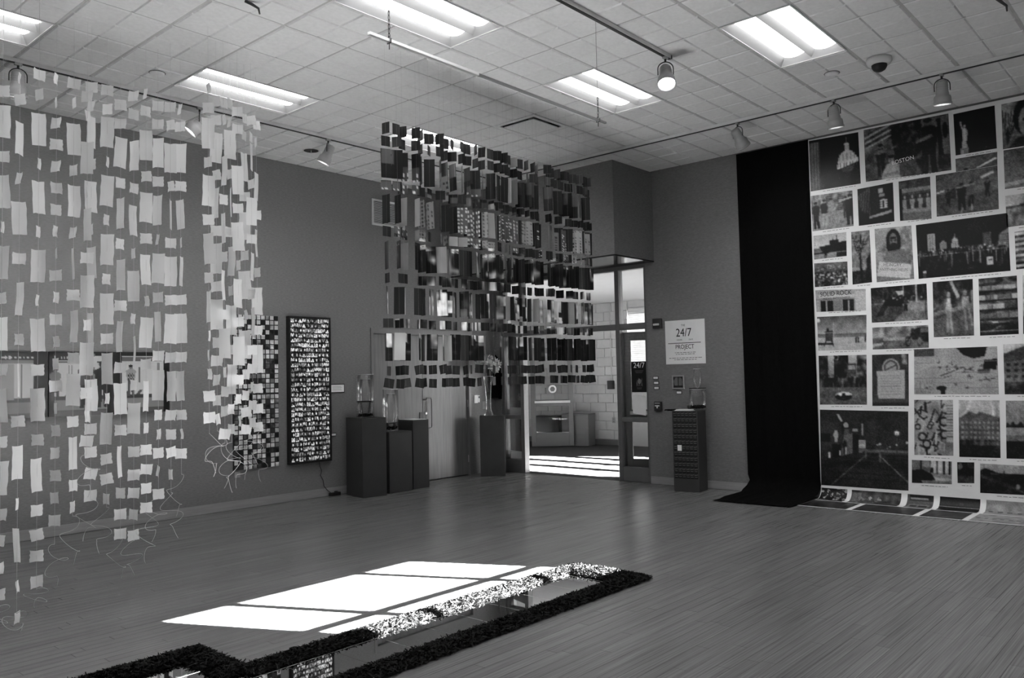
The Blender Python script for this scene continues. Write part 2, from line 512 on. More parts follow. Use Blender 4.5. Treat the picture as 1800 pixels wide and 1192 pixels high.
# baseboards
bl = MB(); bl.box(XB, DX0 - 0.01, DL - 0.014, DL, 0.004, 0.105); struct('baseboard_left', bl, MAT['base'], 'pale baseboard along the left wall')
br = MB(); br.box(DR - 0.014, DR, YN, SY0 - 0.01, 0.004, 0.10); struct('baseboard_right', br, MAT['base'], 'pale baseboard along the right wall')

# bulkhead over the entrance, dark polished underside
sx, sy, sz = 8.72, 5.91, 3.03
bk = MB(); bk.box(sx, DR, sy, DL, sz + 0.02, H)
bulk = struct('trim_1', bk, MAT['wall'], 'boxed bulkhead over the glass entrance')
u = MB(); u.box(sx, DR, sy, DL, sz, sz + 0.02); obj('soffit_panel', u, MAT['gloss_soffit'], bulk, label='dark polished underside')

# ------------------------------------------------------------------ ceiling
cl = MB(); cl.box(XB - 0.3, DR + 0.3, YN - 0.2, DL + 0.3, H + 0.16, H + 0.3)
ceiling = struct('ceiling', cl, MAT['slab'], 'suspended ceiling of scored square tiles')
i0, i1 = math.floor((XB - GX) / S), math.ceil((DR - GX) / S)
j0, j1 = math.floor((YN - GY) / S), math.ceil((DL - GY) / S)
fixtures = [(i, j) for j in (-12, -8, -4, -1, 3) for i in (-10, -6, -2, 2)]
taken = set()
for (i, j) in fixtures: taken |= {(i, j), (i + 1, j)}
DIFF = (3, 1)
taken.add(DIFF)
def tile_mesh(w, d, name):
    """square tile whose face is scored into four pads with chamfered edges; centre at origin, face at z = 0"""
    m = MB(); e = 0.011; c = 0.009; g = 0.004; zz = 0.010
    for (ax0, ax1, lx, rx) in ((-w / 2, 0, e, g), (0, w / 2, g, e)):
        for (ay0, ay1, ly, ry) in ((-d / 2, 0, e, g), (0, d / 2, g, e)):
            X0, X1, Y0, Y1 = ax0 + lx, ax1 - rx, ay0 + ly, ay1 - ry
            a = [(X0, Y0, zz), (X1, Y0, zz), (X1, Y1, zz), (X0, Y1, zz)]
            b = [(X0 + c, Y0 + c, 0), (X1 - c, Y0 + c, 0), (X1 - c, Y1 - c, 0), (X0 + c, Y1 - c, 0)]
            m.add(a + b, [(7, 6, 5, 4), (0, 4, 5, 1), (1, 5, 6, 2), (2, 6, 7, 3), (3, 7, 4, 0)])
    m.add([(-w / 2, -d / 2, zz), (w / 2, -d / 2, zz), (w / 2, d / 2, zz), (-w / 2, d / 2, zz)], [(3, 2, 1, 0)])
    return m
full = tile_mesh(S, S, 't').mesh('ceiling_tile', MAT['tile'])
ctile = []
for i in range(i0, i1):
    for j in range(j0, j1):
        if (i, j) in taken: continue
        x0, x1 = max(GX + i * S, XB), min(GX + (i + 1) * S, DR)
        y0, y1 = max(GY + j * S, YN), min(GY + (j + 1) * S, DL)
        if x1 - x0 < 0.06 or y1 - y0 < 0.06: continue
        if x0 >= sx - 0.01 and y0 >= sy - 0.01: continue
        cx, cy = (x0 + x1) / 2, (y0 + y1) / 2
        vis = any(in_view(a, b, H) for a in (x0, cx, x1) for b in (y0, cy, y1))
        p = seen(cx, cy, H)
        ctile.append((-(1 / p[2] ** 3) if (vis and p) else 0.0, x0, x1, y0, y1))
ctile.sort()
rest = MB()
for k, (sz_, x0, x1, y0, y1) in enumerate(ctile):
    cx, cy = (x0 + x1) / 2, (y0 + y1) / 2
    isfull = abs(x1 - x0 - S) < 1e-6 and abs(y1 - y0 - S) < 1e-6
    if k < 300 and sz_ < 0:
        me = full if isfull else tile_mesh(x1 - x0, y1 - y0, 't').mesh('ceiling_tile', MAT['tile'])
        link('ceiling_tile', me, ceiling, (cx, cy, H))
    else:
        t = tile_mesh(x1 - x0, y1 - y0, 't')
        rest.add([(v[0] + cx, v[1] + cy, v[2] + H) for v in t.v], t.f)
o = obj('other_tiles', rest, MAT['tile'], ceiling); o['kind'] = 'stuff'; o['label'] = 'remaining ceiling tiles out of sight'
def runs(lo, hi, blocked):
    out = []; cur = None
    for k in range(lo, hi):
        if k in blocked:
            if cur is not None: out.append((cur, k)); cur = None
        elif cur is None: cur = k
    if cur is not None: out.append((cur, hi))
    return out
for i in range(i0 + 1, i1):
    for (a, b) in runs(j0, j1, {j for (fi, j) in fixtures if fi + 1 == i}):
        ya, yb = max(GY + a * S, YN), min(GY + b * S, DL)
        t = MB(); t.box(-0.011, 0.011, (ya - yb) / 2, (yb - ya) / 2, 0.0, 0.02)
        obj('grid_tee', t, MAT['tee'], ceiling, (GX + i * S, (ya + yb) / 2, H + 0.009))
for j in range(j0 + 1, j1):
    t = MB(); t.box((XB - DR) / 2, (DR - XB) / 2, -0.011, 0.011, 0.0, 0.02)
    obj('grid_tee', t, MAT['tee'], ceiling, ((XB + DR) / 2, GY + j * S, H + 0.0095))

# fluorescent fixtures
def fixture_parts():
    L2, W2 = S, S / 2
    h = MB()
    h.box(-L2 + .004, L2 - .004, -W2 + .004, -W2 + .018, 0.001, 0.10); h.box(-L2 + .004, L2 - .004, W2 - .018, W2 - .004, 0.001, 0.10)
    h.box(-L2 + .004, -L2 + .018, -W2 + .018, W2 - .018, 0.001, 0.10); h.box(L2 - .018, L2 - .004, -W2 + .018, W2 - .018, 0.001, 0.10)
    h.box(-L2 + .004, L2 - .004, -W2 + .004, W2 - .004, 0.10, 0.11)
    r = MB()
    xa = L2 - .018; ya = W2 - .018
    # sloping outer reflectors and end reflectors
    for sgn in (-1, 1):
        r.add([(-xa, sgn * ya, 0.004), (xa, sgn * ya, 0.004), (xa - .05, sgn * 0.235, 0.07), (-xa + .05, sgn * 0.235, 0.07)], [(0, 1, 2, 3) if sgn < 0 else (3, 2, 1, 0)])
        r.add([(sgn * xa, -ya, 0.004), (sgn * xa, ya, 0.004), (sgn * (xa - .05), 0.235, 0.07), (sgn * (xa - .05), -0.235, 0.07)], [(0, 1, 2, 3) if sgn > 0 else (3, 2, 1, 0)])
    c = MB()
    c.add([(-xa + .04, -0.045, 0.07), (xa - .04, -0.045, 0.07), (xa - .02, 0, 0.015), (-xa + .02, 0, 0.015), (-xa + .04, 0.045, 0.07), (xa - .04, 0.045, 0.07)],
          [(0, 1, 2, 3), (3, 2, 5, 4)])
    ls = []
    for sgn in (-1, 1):
        l = MB(); n = 6; a0, a1 = (0.045, 0.235)
        vs = []; fs = []
        for k in range(n + 1):
            t = k / n; y = a0 + (a1 - a0) * t; z = 0.07 - 0.022 * math.sin(PI * t)
            vs += [(-xa + .05, sgn * y, z), (xa - .05, sgn * y, z)]
        for k in range(n):
            q = (2 * k, 2 * k + 1, 2 * k + 3, 2 * k + 2)
            fs.append(q if sgn > 0 else q[::-1])
        l.add(vs, fs); ls.append(l)
    return (h.mesh('housing', MAT['white_metal']), r.mesh('reflector', MAT['reflector']), c.mesh('centre_ridge', MAT['reflector']),
            ls[0].mesh('lamp_lens', MAT['lens'], True), ls[1].mesh('lamp_lens', MAT['lens'], True))
FX = fixture_parts()
FLAB = {(-2, -1): 'twin lamp ceiling light cut by the top edge above the hanging metal bar', (2, -1): 'twin lamp ceiling light behind the lit spotlight, near the square air diffuser',
        (-2, 3): 'twin lamp ceiling light above the white paper strands', (2, 3): 'twin lamp ceiling light half hidden behind the dark card strands',
        (-6, 3): 'twin lamp ceiling light cut by the left edge of the photo', (2, -4): 'twin lamp ceiling light nearest the security camera dome'}
for (i, j) in fixtures:
    lab = FLAB.get((i, j), '%s of the twin lamp ceiling lights in the %s row outside the picture' % (ORD[(i + 10) // 4], ORD[(-12, -8, -4, -1, 3).index(j)]))
    t = thing('ceiling_light', lab, 'ceiling light', (GX + (i + 1) * S, GY + (j + .5) * S, H), 0, 'fluorescent ceiling lights')
    for me in FX: link(me.name.split('.')[0], me, t)

# square air diffuser in the ceiling
t = thing('air_diffuser', 'square ceiling air diffuser with a dark slot around its panel', 'vent', (GX + (DIFF[0] + .5) * S, GY + (DIFF[1] + .5) * S, H))
w = S / 2 - .006
f = MB()
for (a, b, c, d) in ((-w, w, -w, -w + .05), (-w, w, w - .05, w), (-w, -w + .05, -w + .05, w - .05), (w - .05, w, -w + .05, w - .05)): f.box(a, b, c, d, 0.0, 0.01)
obj('frame', f, MAT['tile'], t)
f = MB(); f.box(-w + .01, w - .01, -w + .01, w - .01, 0.09, 0.10)
for (a, b, c, d) in ((-w + .04, w - .04, -w + .04, -w + .05), (-w + .04, w - .04, w - .05, w - .04), (-w + .04, -w + .05, -w + .05, w - .05), (w - .05, w - .04, -w + .05, w - .05)): f.box(a, b, c, d, 0.01, 0.09)
obj('throat', f, MAT['black'], t)
f = MB(); q = w - .085; f.bbox(-q, q, -q, q, -0.012, 0.0, 0.004); f.box(-.02, .02, -.02, .02, 0, 0.09); obj('panel', f, MAT['tile'], t)

# tracks
def track(name, label, x0, x1, y0, y1):
    along_x = (x1 - x0) > (y1 - y0)
    L_ = max(x1 - x0, y1 - y0)
    t = thing(name, label, 'light track', ((x0 + x1) / 2, (y0 + y1) / 2, H), 0 if along_x else PI / 2, 'ceiling light tracks')
    b = MB(); b.box(-L_ / 2, L_ / 2, -.018, -.012, -.034, -.001); b.box(-L_ / 2, L_ / 2, .012, .018, -.034, -.001); b.box(-L_ / 2, L_ / 2, -.012, .012, -.007, -.001)
    obj('rail', b, MAT['rail_metal'], t)
    b = MB(); b.box(-L_ / 2, L_ / 2, -.0125, .0125, -.041, -.008); obj('slot', b, MAT['black'], t)
    for e in (-1, 1):
        b = MB(); b.bbox(e * (L_ / 2 + .010) - .010, e * (L_ / 2 + .010) + .010, -.019, .019, -.035, -.001, .003); obj('end_cap', b, MAT['dark_metal'], t)
    return t
TLY, TRX, TCY = 7.60, 8.33, 3.575
track('light_track', 'dark ceiling track running along the left wall above the white strands', 0.3, 8.25, TLY - .001, TLY + .001)
track('light_track', 'ceiling track running along the mural wall past the security camera', TRX - .001, TRX + .001, -0.5, 7.50)
track('light_track', 'short dark ceiling track ending at the lit spotlight', 3.2, 6.20, TCY - .001, TCY + .001)

# spotlights on the tracks
def spotlight(x, y, aim, tilt, label, watts=9.0, lit=True):
    """aim: heading in degrees the lamp points to, tilt: degrees away from straight down"""
    t = thing('track_spotlight', label, 'spotlight', (x, y, H - .034), 0, 'track spotlights')
    b = MB(); b.bbox(-.03, .03, -.014, .014, -.022, 0.0, .003); obj('adapter', b, MAT['head_metal'], t)
    b = MB(); b.tube([(0, 0, -.02), (0, 0, -.045)], .010, 8); obj('stem', b, MAT['dark_metal'], t)
    R_ = Matrix.Rotation(math.radians(aim), 4, 'Z') @ Matrix.Rotation(-math.radians(tilt), 4, 'Y')
    Mx = Matrix.Translation((0, 0, -.045)) @ Matrix.Rotation(math.radians(aim), 4, 'Z')
    yo = MB(); pts = []
    for k in range(13):
        an = PI * k / 12
        pts.append((0, .066 * math.cos(an), -.062 + .060 * math.sin(an)))
    pts = [(0, .066, -.115)] + pts + [(0, -.066, -.115)]
    yo.tube(pts, .005, 6); yo.xf(Mx @ Matrix.Translation((0, 0, 0)))
    obj('yoke', yo, MAT['dark_metal'], t, smooth=True)
    piv = Matrix.Translation((0, 0, -.045 - .105)) @ R_
    bd = MB(); bd.lathe([(0.0, .085), (.040, .082), (.050, .066), (.052, -.02), (.056, -.03), (.058, -.05), (.070, -.06), (.074, -.075), (.078, -.135), (.074, -.137), (.070, -.120), (.066, -.112)], 24)
    bd.xf(piv); body = obj('lamp_body', bd, MAT['head_metal'], t, smooth=True)
    rg = MB(); rg.lathe([(.0785, -.118), (.0815, -.122), (.0815, -.137), (.0785, -.141), (.074, -.139)], 24); rg.xf(piv); obj('rim', rg, MAT['head_metal'], t, smooth=True)
    fins = MB()
    for z in (-.005, .015, .035): fins.lathe([(.052, z - .003), (.0545, z), (.052, z + .003)], 24)
    fins.xf(piv); obj('cooling_fin', fins, MAT['head_metal'], body, smooth=True)
    ln = MB(); ln.lathe([(0.0001, -.127), (.05, -.125), (.069, -.121)], 24); ln.v = [tuple(v) for v in ln.v]; ln.f = [f_[::-1] for f_ in ln.f]; ln.xf(piv)
    obj('spot_lens', ln, MAT['spot_lens'] if lit else MAT['black'], t, smooth=True)
    ld = bpy.data.lights.new('lamp_light', 'SPOT'); ld.energy = watts; ld.spot_size = math.radians(110); ld.spot_blend = 1.0; ld.shadow_soft_size = .05
    lo = bpy.data.objects.new('lamp_light', ld); COL.objects.link(lo); lo.parent = t
    lo.matrix_local = piv @ Matrix.Translation((0, 0, -.15))
    return t
spotlight(2.36, TLY, 75, 12, 'track spotlight pointing down behind the leftmost white strands')
spotlight(3.98, TLY, 150, 42, 'track spotlight tilted left beside the right cluster of white strands')
spotlight(5.52, TLY, 130, 26, 'track spotlight tilted to the left wall beside the round ceiling opening')
spotlight(6.13, TCY, 215, 30, 'brightly lit track spotlight at the end of the short track')
spotlight(TRX, 3.98, -15, 40, 'track spotlight tilted right, leftmost on the mural wall track', 20.0)
spotlight(TRX, 2.93, -8, 11, 'track spotlight between the tilted one and the security camera', 34.0)
spotlight(TRX, 1.93, 20, 9, 'track spotlight hanging straight down right of the security camera', 34.0)

# ceiling fittings
t = thing('security_camera', 'white security camera dome with black glass under the ceiling', 'camera', (7.60, 2.26, H))
b = MB(); b.lathe([(.105, 0), (.108, -.03), (.095, -.055), (.066, -.06)], 28, cap=True); obj('base', b, MAT['white_metal'], t, smooth=True)
b = MB(); b.lathe([(.066, -.058), (.064, -.080), (.05, -.105), (.025, -.120), (.0005, -.124)], 24); obj('dome', b, MAT['black'], t, smooth=True)
for (x, y, lab) in ((3.31, 7.08, 'pale smoke detector among the ceiling tiles behind the white strands'), (7.66, 2.70, 'small sprinkler cover beside the security camera')):
    t = thing('ceiling_detector', lab, 'detector', (x, y, H))
    b = MB(); b.lathe([(.062, 0), (.064, -.012), (.05, -.022), (.0005, -.024)], 24); obj('cover', b, MAT['tile'], t, smooth=True)
    b = MB(); b.lathe([(.066, 0), (.071, -.003), (.066, -.005)], 24); obj('gap_ring', b, MAT['dark_metal'], t)
t = thing('recessed_downlight', 'round recessed ceiling opening with a dark shiny inside', 'downlight', (5.72, 8.22, H))
b = MB(); b.lathe([(.105, -.004), (.098, -.006), (.088, -.003), (.086, .0)], 28); obj('trim_ring', b, MAT['white_metal'], t, smooth=True)
b = MB(); b.lathe([(.088, -.0045), (.05, -.0035), (.0005, -.003)], 28); obj('baffle', b, MAT['gloss_soffit'], t, smooth=True)
b = MB(); b.tube([(0, 0, -.003), (.01, .01, -.03)], .004, 6); obj('lamp_pin', b, MAT['chrome'], t)
for (x, y, lab) in ((3.20, 5.22, 'bent dark wire hook at the top edge left of the large ceiling light'), (7.07, 1.17, 'dark fitting at the top right corner of the ceiling')):
    o = MB(); o.tube([(-.09, .05, -.004), (-.05, .03, -.02), (-.01, .0, -.05), (0, 0, -.09)], [.012, .012, .009, .006], 8)
    tag(obj('ceiling_hook', o, MAT['dark_metal'], loc=(x, y, H), smooth=True), lab, 'hook')

# hanging bar on two chains below the short track
t = thing('hanging_bar', 'thin metal bar hung by two wires below the short track', 'bar', (4.05, TCY, 3.455))
b = MB(); b.bbox(-1.17, -0.28, -.012, .012, -.010, .010, .002); obj('bar_section', b, MAT['lit_bar_metal'], t, label='half in bright aluminium for the light on it')  # lit half of the bar, its brightness put into the metal
b = MB(); b.bbox(-0.28, 1.15, -.010, .010, -.008, .008, .002); obj('bar_section', b, MAT['grey_metal'], t, label='half in darker grey for its shade')  # shaded half of the same bar, its shade put into the colour
for dx in (-1.02, 1.05):
    b = MB(); b.tube([(dx, 0, .17), (dx, 0, H - 3.455 - .042)], .0016, 5); obj('wire', b, MAT['grey_metal'], t)
    for k in range(6):
        b = MB(); pts = []
        for q in range(10):
            an = 2 * PI * q / 10
            pts.append((dx + (.006 * math.cos(an) if k % 2 else 0), (0 if k % 2 else .006 * math.cos(an)), .165 - k * .027 + .016 * math.sin(an)))
        b.tube(pts, .0022, 5, closed=True); obj('chain_link', b, MAT['dark_metal'], t)
    b = MB(); b.tube([(dx, 0, .03), (dx, .016, .015), (dx, .016, -.014), (dx, -.016, -.014), (dx, -.016, .012)], .003, 6); obj('hook', b, MAT['dark_metal'], t)
    b = MB(); b.tube([(dx, 0, -.012), (dx, 0, -.05)], .003, 6); obj('pin', b, MAT['dark_metal'], t)

# ------------------------------------------------------------------ double wooden door in the left wall
dr = MB()
dr.box(DX0, DX0 + .045, DL - .015, DL + .14, 0, DZ); dr.box(DX1 - .045, DX1, DL - .015, DL + .14, 0, DZ); dr.box(DX0 + .045, DX1 - .045, DL - .015, DL + .14, DZ - .075, DZ)
door1 = struct('door_1', dr, MAT['grey_metal'], 'pale wood veneer double door in a grey metal frame')
mid = (DX0 + DX1) / 2
for (a, b_, hinge) in ((DX0 + .048, mid - .003, 0), (mid + .003, DX1 - .048, 1)):
    l = MB(); l.bbox(a, b_, DL + .03, DL + .075, .008, DZ - .079, .003)
    leaf = obj('door_leaf', l, MAT['wood'], door1)
    hx = mid + (-.07 if hinge == 0 else .075)
    if hinge == 1:
        pts = [(hx, DL + .03, .78), (hx, DL - .02, .78), (hx, DL - .035, .80), (hx, DL - .035, 1.19), (hx, DL - .02, 1.21), (hx, DL + .03, 1.21)]
        hd = MB()
        hd.tube([(hx - .06, DL - .03, 1.19), (hx - .045, DL - .03, 1.215), (hx + .03, DL - .03, 1.215), (hx + .05, DL - .03, 1.19), (hx + .05, DL - .03, .80), (hx + .035, DL - .03, .775), (hx - .03, DL - .03, .775)], .010, 8)
        hd.tube([(hx - .03, DL - .03, .775), (hx - .03, DL + .03, .775)], .010, 8); hd.tube([(hx - .06, DL - .03, 1.19), (hx - .06, DL + .03, 1.19)], .010, 8)
        obj('pull_handle', hd, MAT['grey_metal'], leaf, smooth=True)
        lk = MB(); lk.lathe([(.022, 0), (.022, .02), (.012, .026), (.0005, .026)], 16); lk.xf(Matrix.Translation((mid + .05, DL + .03, .99)) @ Matrix.Rotation(PI / 2, 4, 'X'))
        obj('lock_cylinder', lk, MAT['chrome'], leaf)
    else:
        pl_ = MB(); pl_.bbox(mid - .07, mid - .025, DL + .018, DL + .03, .89, 1.01, .002); obj('lock_plate', pl_, MAT['black'], leaf)
    for z in (.25, 1.1, 1.95):
        hg = MB(); xx = a - .006 if hinge == 0 else b_ + .006
        hg.tube([(xx, DL + .022, z - .055), (xx, DL + .022, z + .055)], .009, 8); obj('hinge', hg, MAT['chrome'], leaf)

# wall grille and plates on the left wall
t = thing('wall_vent', 'pale louvred air return grille high on the left wall', 'vent', (7.50, DL, 3.66))
b = MB(); b.box(-.30, .30, -.012, -.001, 0, .03); b.box(-.30, .30, -.012, -.001, .34, .37); b.box(-.30, -.27, -.012, -.001, .03, .34); b.box(.27, .30, -.012, -.001, .03, .34); obj('frame', b, MAT['white_metal'], t)
b = MB(); b.box(-.27, .27, -.003, -.001, .03, .34); obj('backing', b, MAT['dark_metal'], t)
sl = MB(); sl.add([(-.27, -.012, 0), (.27, -.012, 0), (.27, -.004, .014), (-.27, -.004, .014), (-.27, -.011, -.001), (.27, -.011, -.001), (.27, -.003, .013), (-.27, -.003, .013)], [(0, 1, 2, 3), (7, 6, 5, 4), (0, 4, 5, 1), (2, 6, 7, 3)])
slm = sl.mesh('louvre', MAT['white_metal'])
for k in range(14): link('louvre', slm, t, (0, 0, .037 + k * .0215))
t = thing('thermostat', 'pale thermostat plate beside the wooden door', 'thermostat', (9.225, DL, 1.10))
b = MB(); b.bbox(-.055, .02, -.022, -.001, 0, .125, .004); obj('cover', b, MAT['white_metal'], t)
b = MB(); b.bbox(.026, .062, -.02, -.001, .01, .12, .003); obj('side_plate', b, MAT['paper'], t)
b = MB(); b.box(.034, .054, -.023, -.02, .075, .105); obj('display', b, MAT['black'], t)
t = thing('switch_plate', 'grey switch plate low beside the flower pedestal', 'switch', (9.40, DL, 1.0))
b = MB(); b.bbox(-.04, .04, -.008, -.001, 0, .12, .002); obj('plate', b, MAT['base'], t); b = MB(); b.bbox(-.01, .01, -.016, -.008, .045, .075, .002); obj('toggle', b, MAT['base'], t)

# ------------------------------------------------------------------ glazed entrance
fr = MB(); fx0, fx1 = DR + .03, DR + .14
entr = struct('window_2', MB().box(fx0, fx1, SY0, SY1, SZ - .07, SZ - .004), MAT['frame'], 'grey metal framed glass entrance with sidelights and transom')
for y0, y1 in ((SY0 + .002, 6.11), (6.53, 6.60), (8.35, 8.42), (8.75, SY1 - .002)):
    b = MB(); b.bbox(fx0, fx1, y0, y1, 0.0, SZ - .07, .004); obj('mullion', b, MAT['frame'], entr)
def rail(y0, y1, z0, z1): b = MB(); b.bbox(fx0 + .004, fx1 - .004, y0, y1, z0, z1, .004); obj('rail', b, MAT['frame'], entr)
for y0, y1 in ((6.11, 6.53), (6.60, 8.35), (8.42, 8.75)):
    rail(y0, y1, 2.13, 2.215)
for y0, y1 in ((6.11, 6.53), (8.42, 8.75)):
    rail(y0, y1, .83, .895); rail(y0, y1, 0, .20)
def pane(y0, y1, z0, z1): b = MB(); b.box(DR + .083, DR + .089, y0, y1, z0, z1); obj('pane', b, MAT['glass'], entr)
for y0, y1 in ((6.11, 6.53), (6.60, 8.35), (8.42, 8.75)): pane(y0, y1, 2.215, SZ - .07)
for y0, y1 in ((6.11, 6.53), (8.42, 8.75)): pane(y0, y1, .895, 2.13); pane(y0, y1, .20, .83)

def glass_leaf(name, label, loc, ang, w, decals=False):
    """aluminium and glass door leaf, hinge at the origin, width along local x"""
    m = MB(); m.bbox(0, .10, -.022, .022, .012, 2.10, .003)
    d = struct(name, m, MAT['frame'], label)
    d.location = loc; d.rotation_euler = (0, 0, ang)
    def part(n, mat, x0, x1, z0, z1, th=.022): b = MB(); b.bbox(x0, x1, -th, th, z0, z1, .003); return obj(n, b, mat, d)
    part('stile', MAT['frame'], w - .10, w, .012, 2.10)
    part('rail', MAT['frame'], .10, w - .10, 1.98, 2.10); part('rail', MAT['frame'], .10, w - .10, .86, 1.0); part('rail', MAT['frame'], .10, w - .10, .012, .30)
    for z0, z1 in ((1.0, 1.98), (.30, .86)):
        b = MB(); b.box(.10, w - .10, -.003, .003, z0, z1); obj('pane', b, MAT['glass'], d)
    for s_ in (-1,):
        b = MB(); b.bbox(.08, w - .06, s_ * .022 - .03, s_ * .022 - .012, .925, .975, .004); bar = obj('panic_bar', b, MAT['chrome'], d)
        b = MB(); b.bbox(.07, .12, s_ * .022 - .012, s_ * .022, .92, .98, .002); b.bbox(w - .12, w - .05, s_ * .022 - .012, s_ * .022, .92, .98, .002); obj('bracket', b, MAT['grey_metal'], bar)
    if decals:
        b = MB(); b.lathe([(.085, 0), (.085, .002)], 24, cap=True); b.xf(Matrix.Translation((w * .52, -.006, 1.22)) @ Matrix.Rotation(PI / 2, 4, 'X')); obj('decal', b, MAT['paper'], d, label='round pale sticker')
        b = MB(); b.lathe([(.03, 0), (.055, .002)], 6, cap=True); b.xf(Matrix.Translation((w * .52, -.009, 1.22)) @ Matrix.Rotation(PI / 2, 4, 'X')); obj('decal', b, MAT['grey_ink'], d)
        b = MB(); b.box(w * .34, w * .38, -.006, -.004, 1.13, 1.25); obj('decal', b, MAT['grey_ink'], d, label='small dark notice')
    return d
glass_leaf('door_2', 'glass door leaf folded back behind the left sidelight', (DR + .17, 8.40, 0), math.radians(72), .90)
glass_leaf('door_3', 'glass door leaf folded back behind the right sidelight', (DR + .17, 6.56, 0), math.radians(-72), .90)
a_ = math.atan2(10.53 - 11.25, 13.83 - 13.30)
glass_leaf('door_4', 'open glass door with a push bar inside the lobby', (13.30, 11.25, 0), a_, .894, True)

# poster on the right sidelight glass
t = thing('door_poster', 'black 24/7 poster stuck on the right sidelight glass', 'poster', (DR + .076, 6.25, 1.245))
b = MB(); b.box(0, .002, -.128, .128, 0, .43); obj('sheet', b, MAT['ink'], t)
text('24/7', .105, MAT['paper'], t, face_right(-.001, 0, .375))
p = Paint(16, 16, .15, 3).noise(.4, 6, 6).ell(.5, .4, .25, .3, .5)
grid_print('picture', p.out(), lambda u, v: np.stack([np.full_like(u, -.001), .05 - .10 * u, .20 - .12 * v], -1), MAT['print'], t)
for k, z in enumerate((.30, .285, .27, .06, .045)):
    b = MB(); b.box(-.001, 0, -.07 + .01 * k, .07 - .008 * k, z, z + .004); obj('text_line', b, MAT['grey_ink'], t)
o = MB(); o.add([(0, -.11, 0), (0, .10, .03), (0, .11, .30), (0, -.12, .27), (.003, -.11, 0), (.003, .10, .03), (.003, .11, .30), (.003, -.12, .27)], [(3, 2, 1, 0), (4, 5, 6, 7), (0, 1, 5, 4), (2, 3, 7, 6)])
tag(obj('paper_sheet', o, MAT['paper'], loc=(DR + .0775, 6.27, .92)), 'white paper sheet on the sidelight glass under the black poster', 'paper')

# ------------------------------------------------------------------ lobby behind the entrance
LX, LY0, LY1, LH = 14.5, -2.5, 12.95, 3.04
b = MB(); b.box(DR, LX + .2, LY0, LY1 + .2, -.12, -.002); struct('floor', b, MAT['carpet'], 'dark carpet of the lobby')
b = MB(); b.box(DR + .2, LX + .2, LY0, LY1 + .2, LH, LH + .25); b.box(DR, DR + .2, DL + .22, LY1 + .2, LH, LH + .25); struct('ceiling', b, MAT['lobby_wall'], 'pale lobby ceiling')
b = MB(); b.box(DR - .2, LX + .2, LY1, LY1 + .2, 0, LH); struct('wall_lobby_left', b, MAT['lobby_wall'], 'white lobby wall at the far left')
b = MB(); b.box(DR - .1, DR + .02, DL + .23, LY1, 0, LH); struct('wall_lobby_return', b, MAT['lobby_wall'], 'white lobby wall behind the wooden door')
b = MB(); b.box(DR + .2, LX + .2, LY0 - .2, LY0, 0, LH); struct('wall_lobby_end', b, MAT['lobby_wall'], 'white lobby end wall')
V1 = (7.3, 9.52, 1.58, 2.86); V2 = (-2.2, 4.6, 1.18, 2.98)
fw = MB()
fw.box(LX, LX + .12, LY0, V2[0], 0, LH); fw.box(LX, LX + .12, V2[0], V2[1], 0, V2[2]); fw.box(LX, LX + .12, V2[0], V2[1], V2[3], LH)
fw.box(LX, LX + .12, V2[1], V1[0], 0, LH); fw.box(LX, LX + .12, V1[0], V1[1], 0, V1[2]); fw.box(LX, LX + .12, V1[0], V1[1], V1[3], LH)
fw.box(LX + .02, LX + .12, V1[1], LY1, 0, LH)
far = struct('wall_lobby_far', fw, MAT['lobby_wall'], 'white painted block wall of the lobby')
bm = MB(); bm.bbox(-.018, .02, -.1955, .1955, -.0955, .0955, .006); blk = bm.mesh('block', MAT['block'])
bh = MB(); bh.bbox(-.018, .02, -.0955, .0955, -.0955, .0955, .006); hlf = bh.mesh('block', MAT['block'])
for r_ in range(15):
    z = .12 + .0973 + r_ * .1946
    if z + .09 > LH: break
    y = V1[1] + .03
    if r_ % 2: link('block', hlf, far, (LX, y + .1, z)); y += .2
    while y + .4 < LY1:
        link('block', blk, far, (LX, y + .2, z)); y += .4
b = MB(); b.box(LX - .032, LX - .02, V1[1], LY1, 0, .115); struct('baseboard_lobby', b, MAT['grey_metal'], 'dark baseboard of the lobby wall')
# windows of the far wall
w3 = MB(); w3.box(LX + .02, LX + .08, V1[0], V1[1], V1[2], V1[2] + .05); w3.box(LX + .02, LX + .08, V1[0], V1[1], V1[3] - .05, V1[3]); w3.box(LX + .02, LX + .08, V1[1] - .05, V1[1], V1[2], V1[3]); w3.box(LX + .02, LX + .08, 8.38, 8.44, V1[2], V1[3])
win3 = struct('window_3', w3, MAT['white_metal'], 'lobby window with white blinds')
sb = MB()
zz_ = V1[2]; k = 0
while zz_ < V1[3]:
    sb.v += [(LX - .012 if k % 2 == 0 else LX + .008, V1[0], zz_), (LX - .012 if k % 2 == 0 else LX + .008, V1[1] - .002, zz_)]
    if k: sb.f.append((2 * k - 2, 2 * k - 1, 2 * k + 1, 2 * k))
    zz_ += .036 if k % 2 == 0 else .006; k += 1
o = obj('blind_slats', sb, MAT['blind'], win3); o['kind'] = 'stuff'
b = MB(); b.box(LX - .02, LX + .015, V1[0], V1[1], V1[3] - .03, V1[3] + .02); obj('blind_rail', b, MAT['white_metal'], win3)
w4 = MB()
for z in (1.60, 2.05, 2.50): w4.box(LX + .03, LX + .10, V2[0], V2[1], z - .06, z + .06)
for y in (-.5, 1.2, 2.9): w4.box(LX + .03, LX + .10, y - .03, y + .03, V2[2], V2[3])
struct('window_4', w4, MAT['frame'], 'lobby window with horizontal bars beyond the right wall')
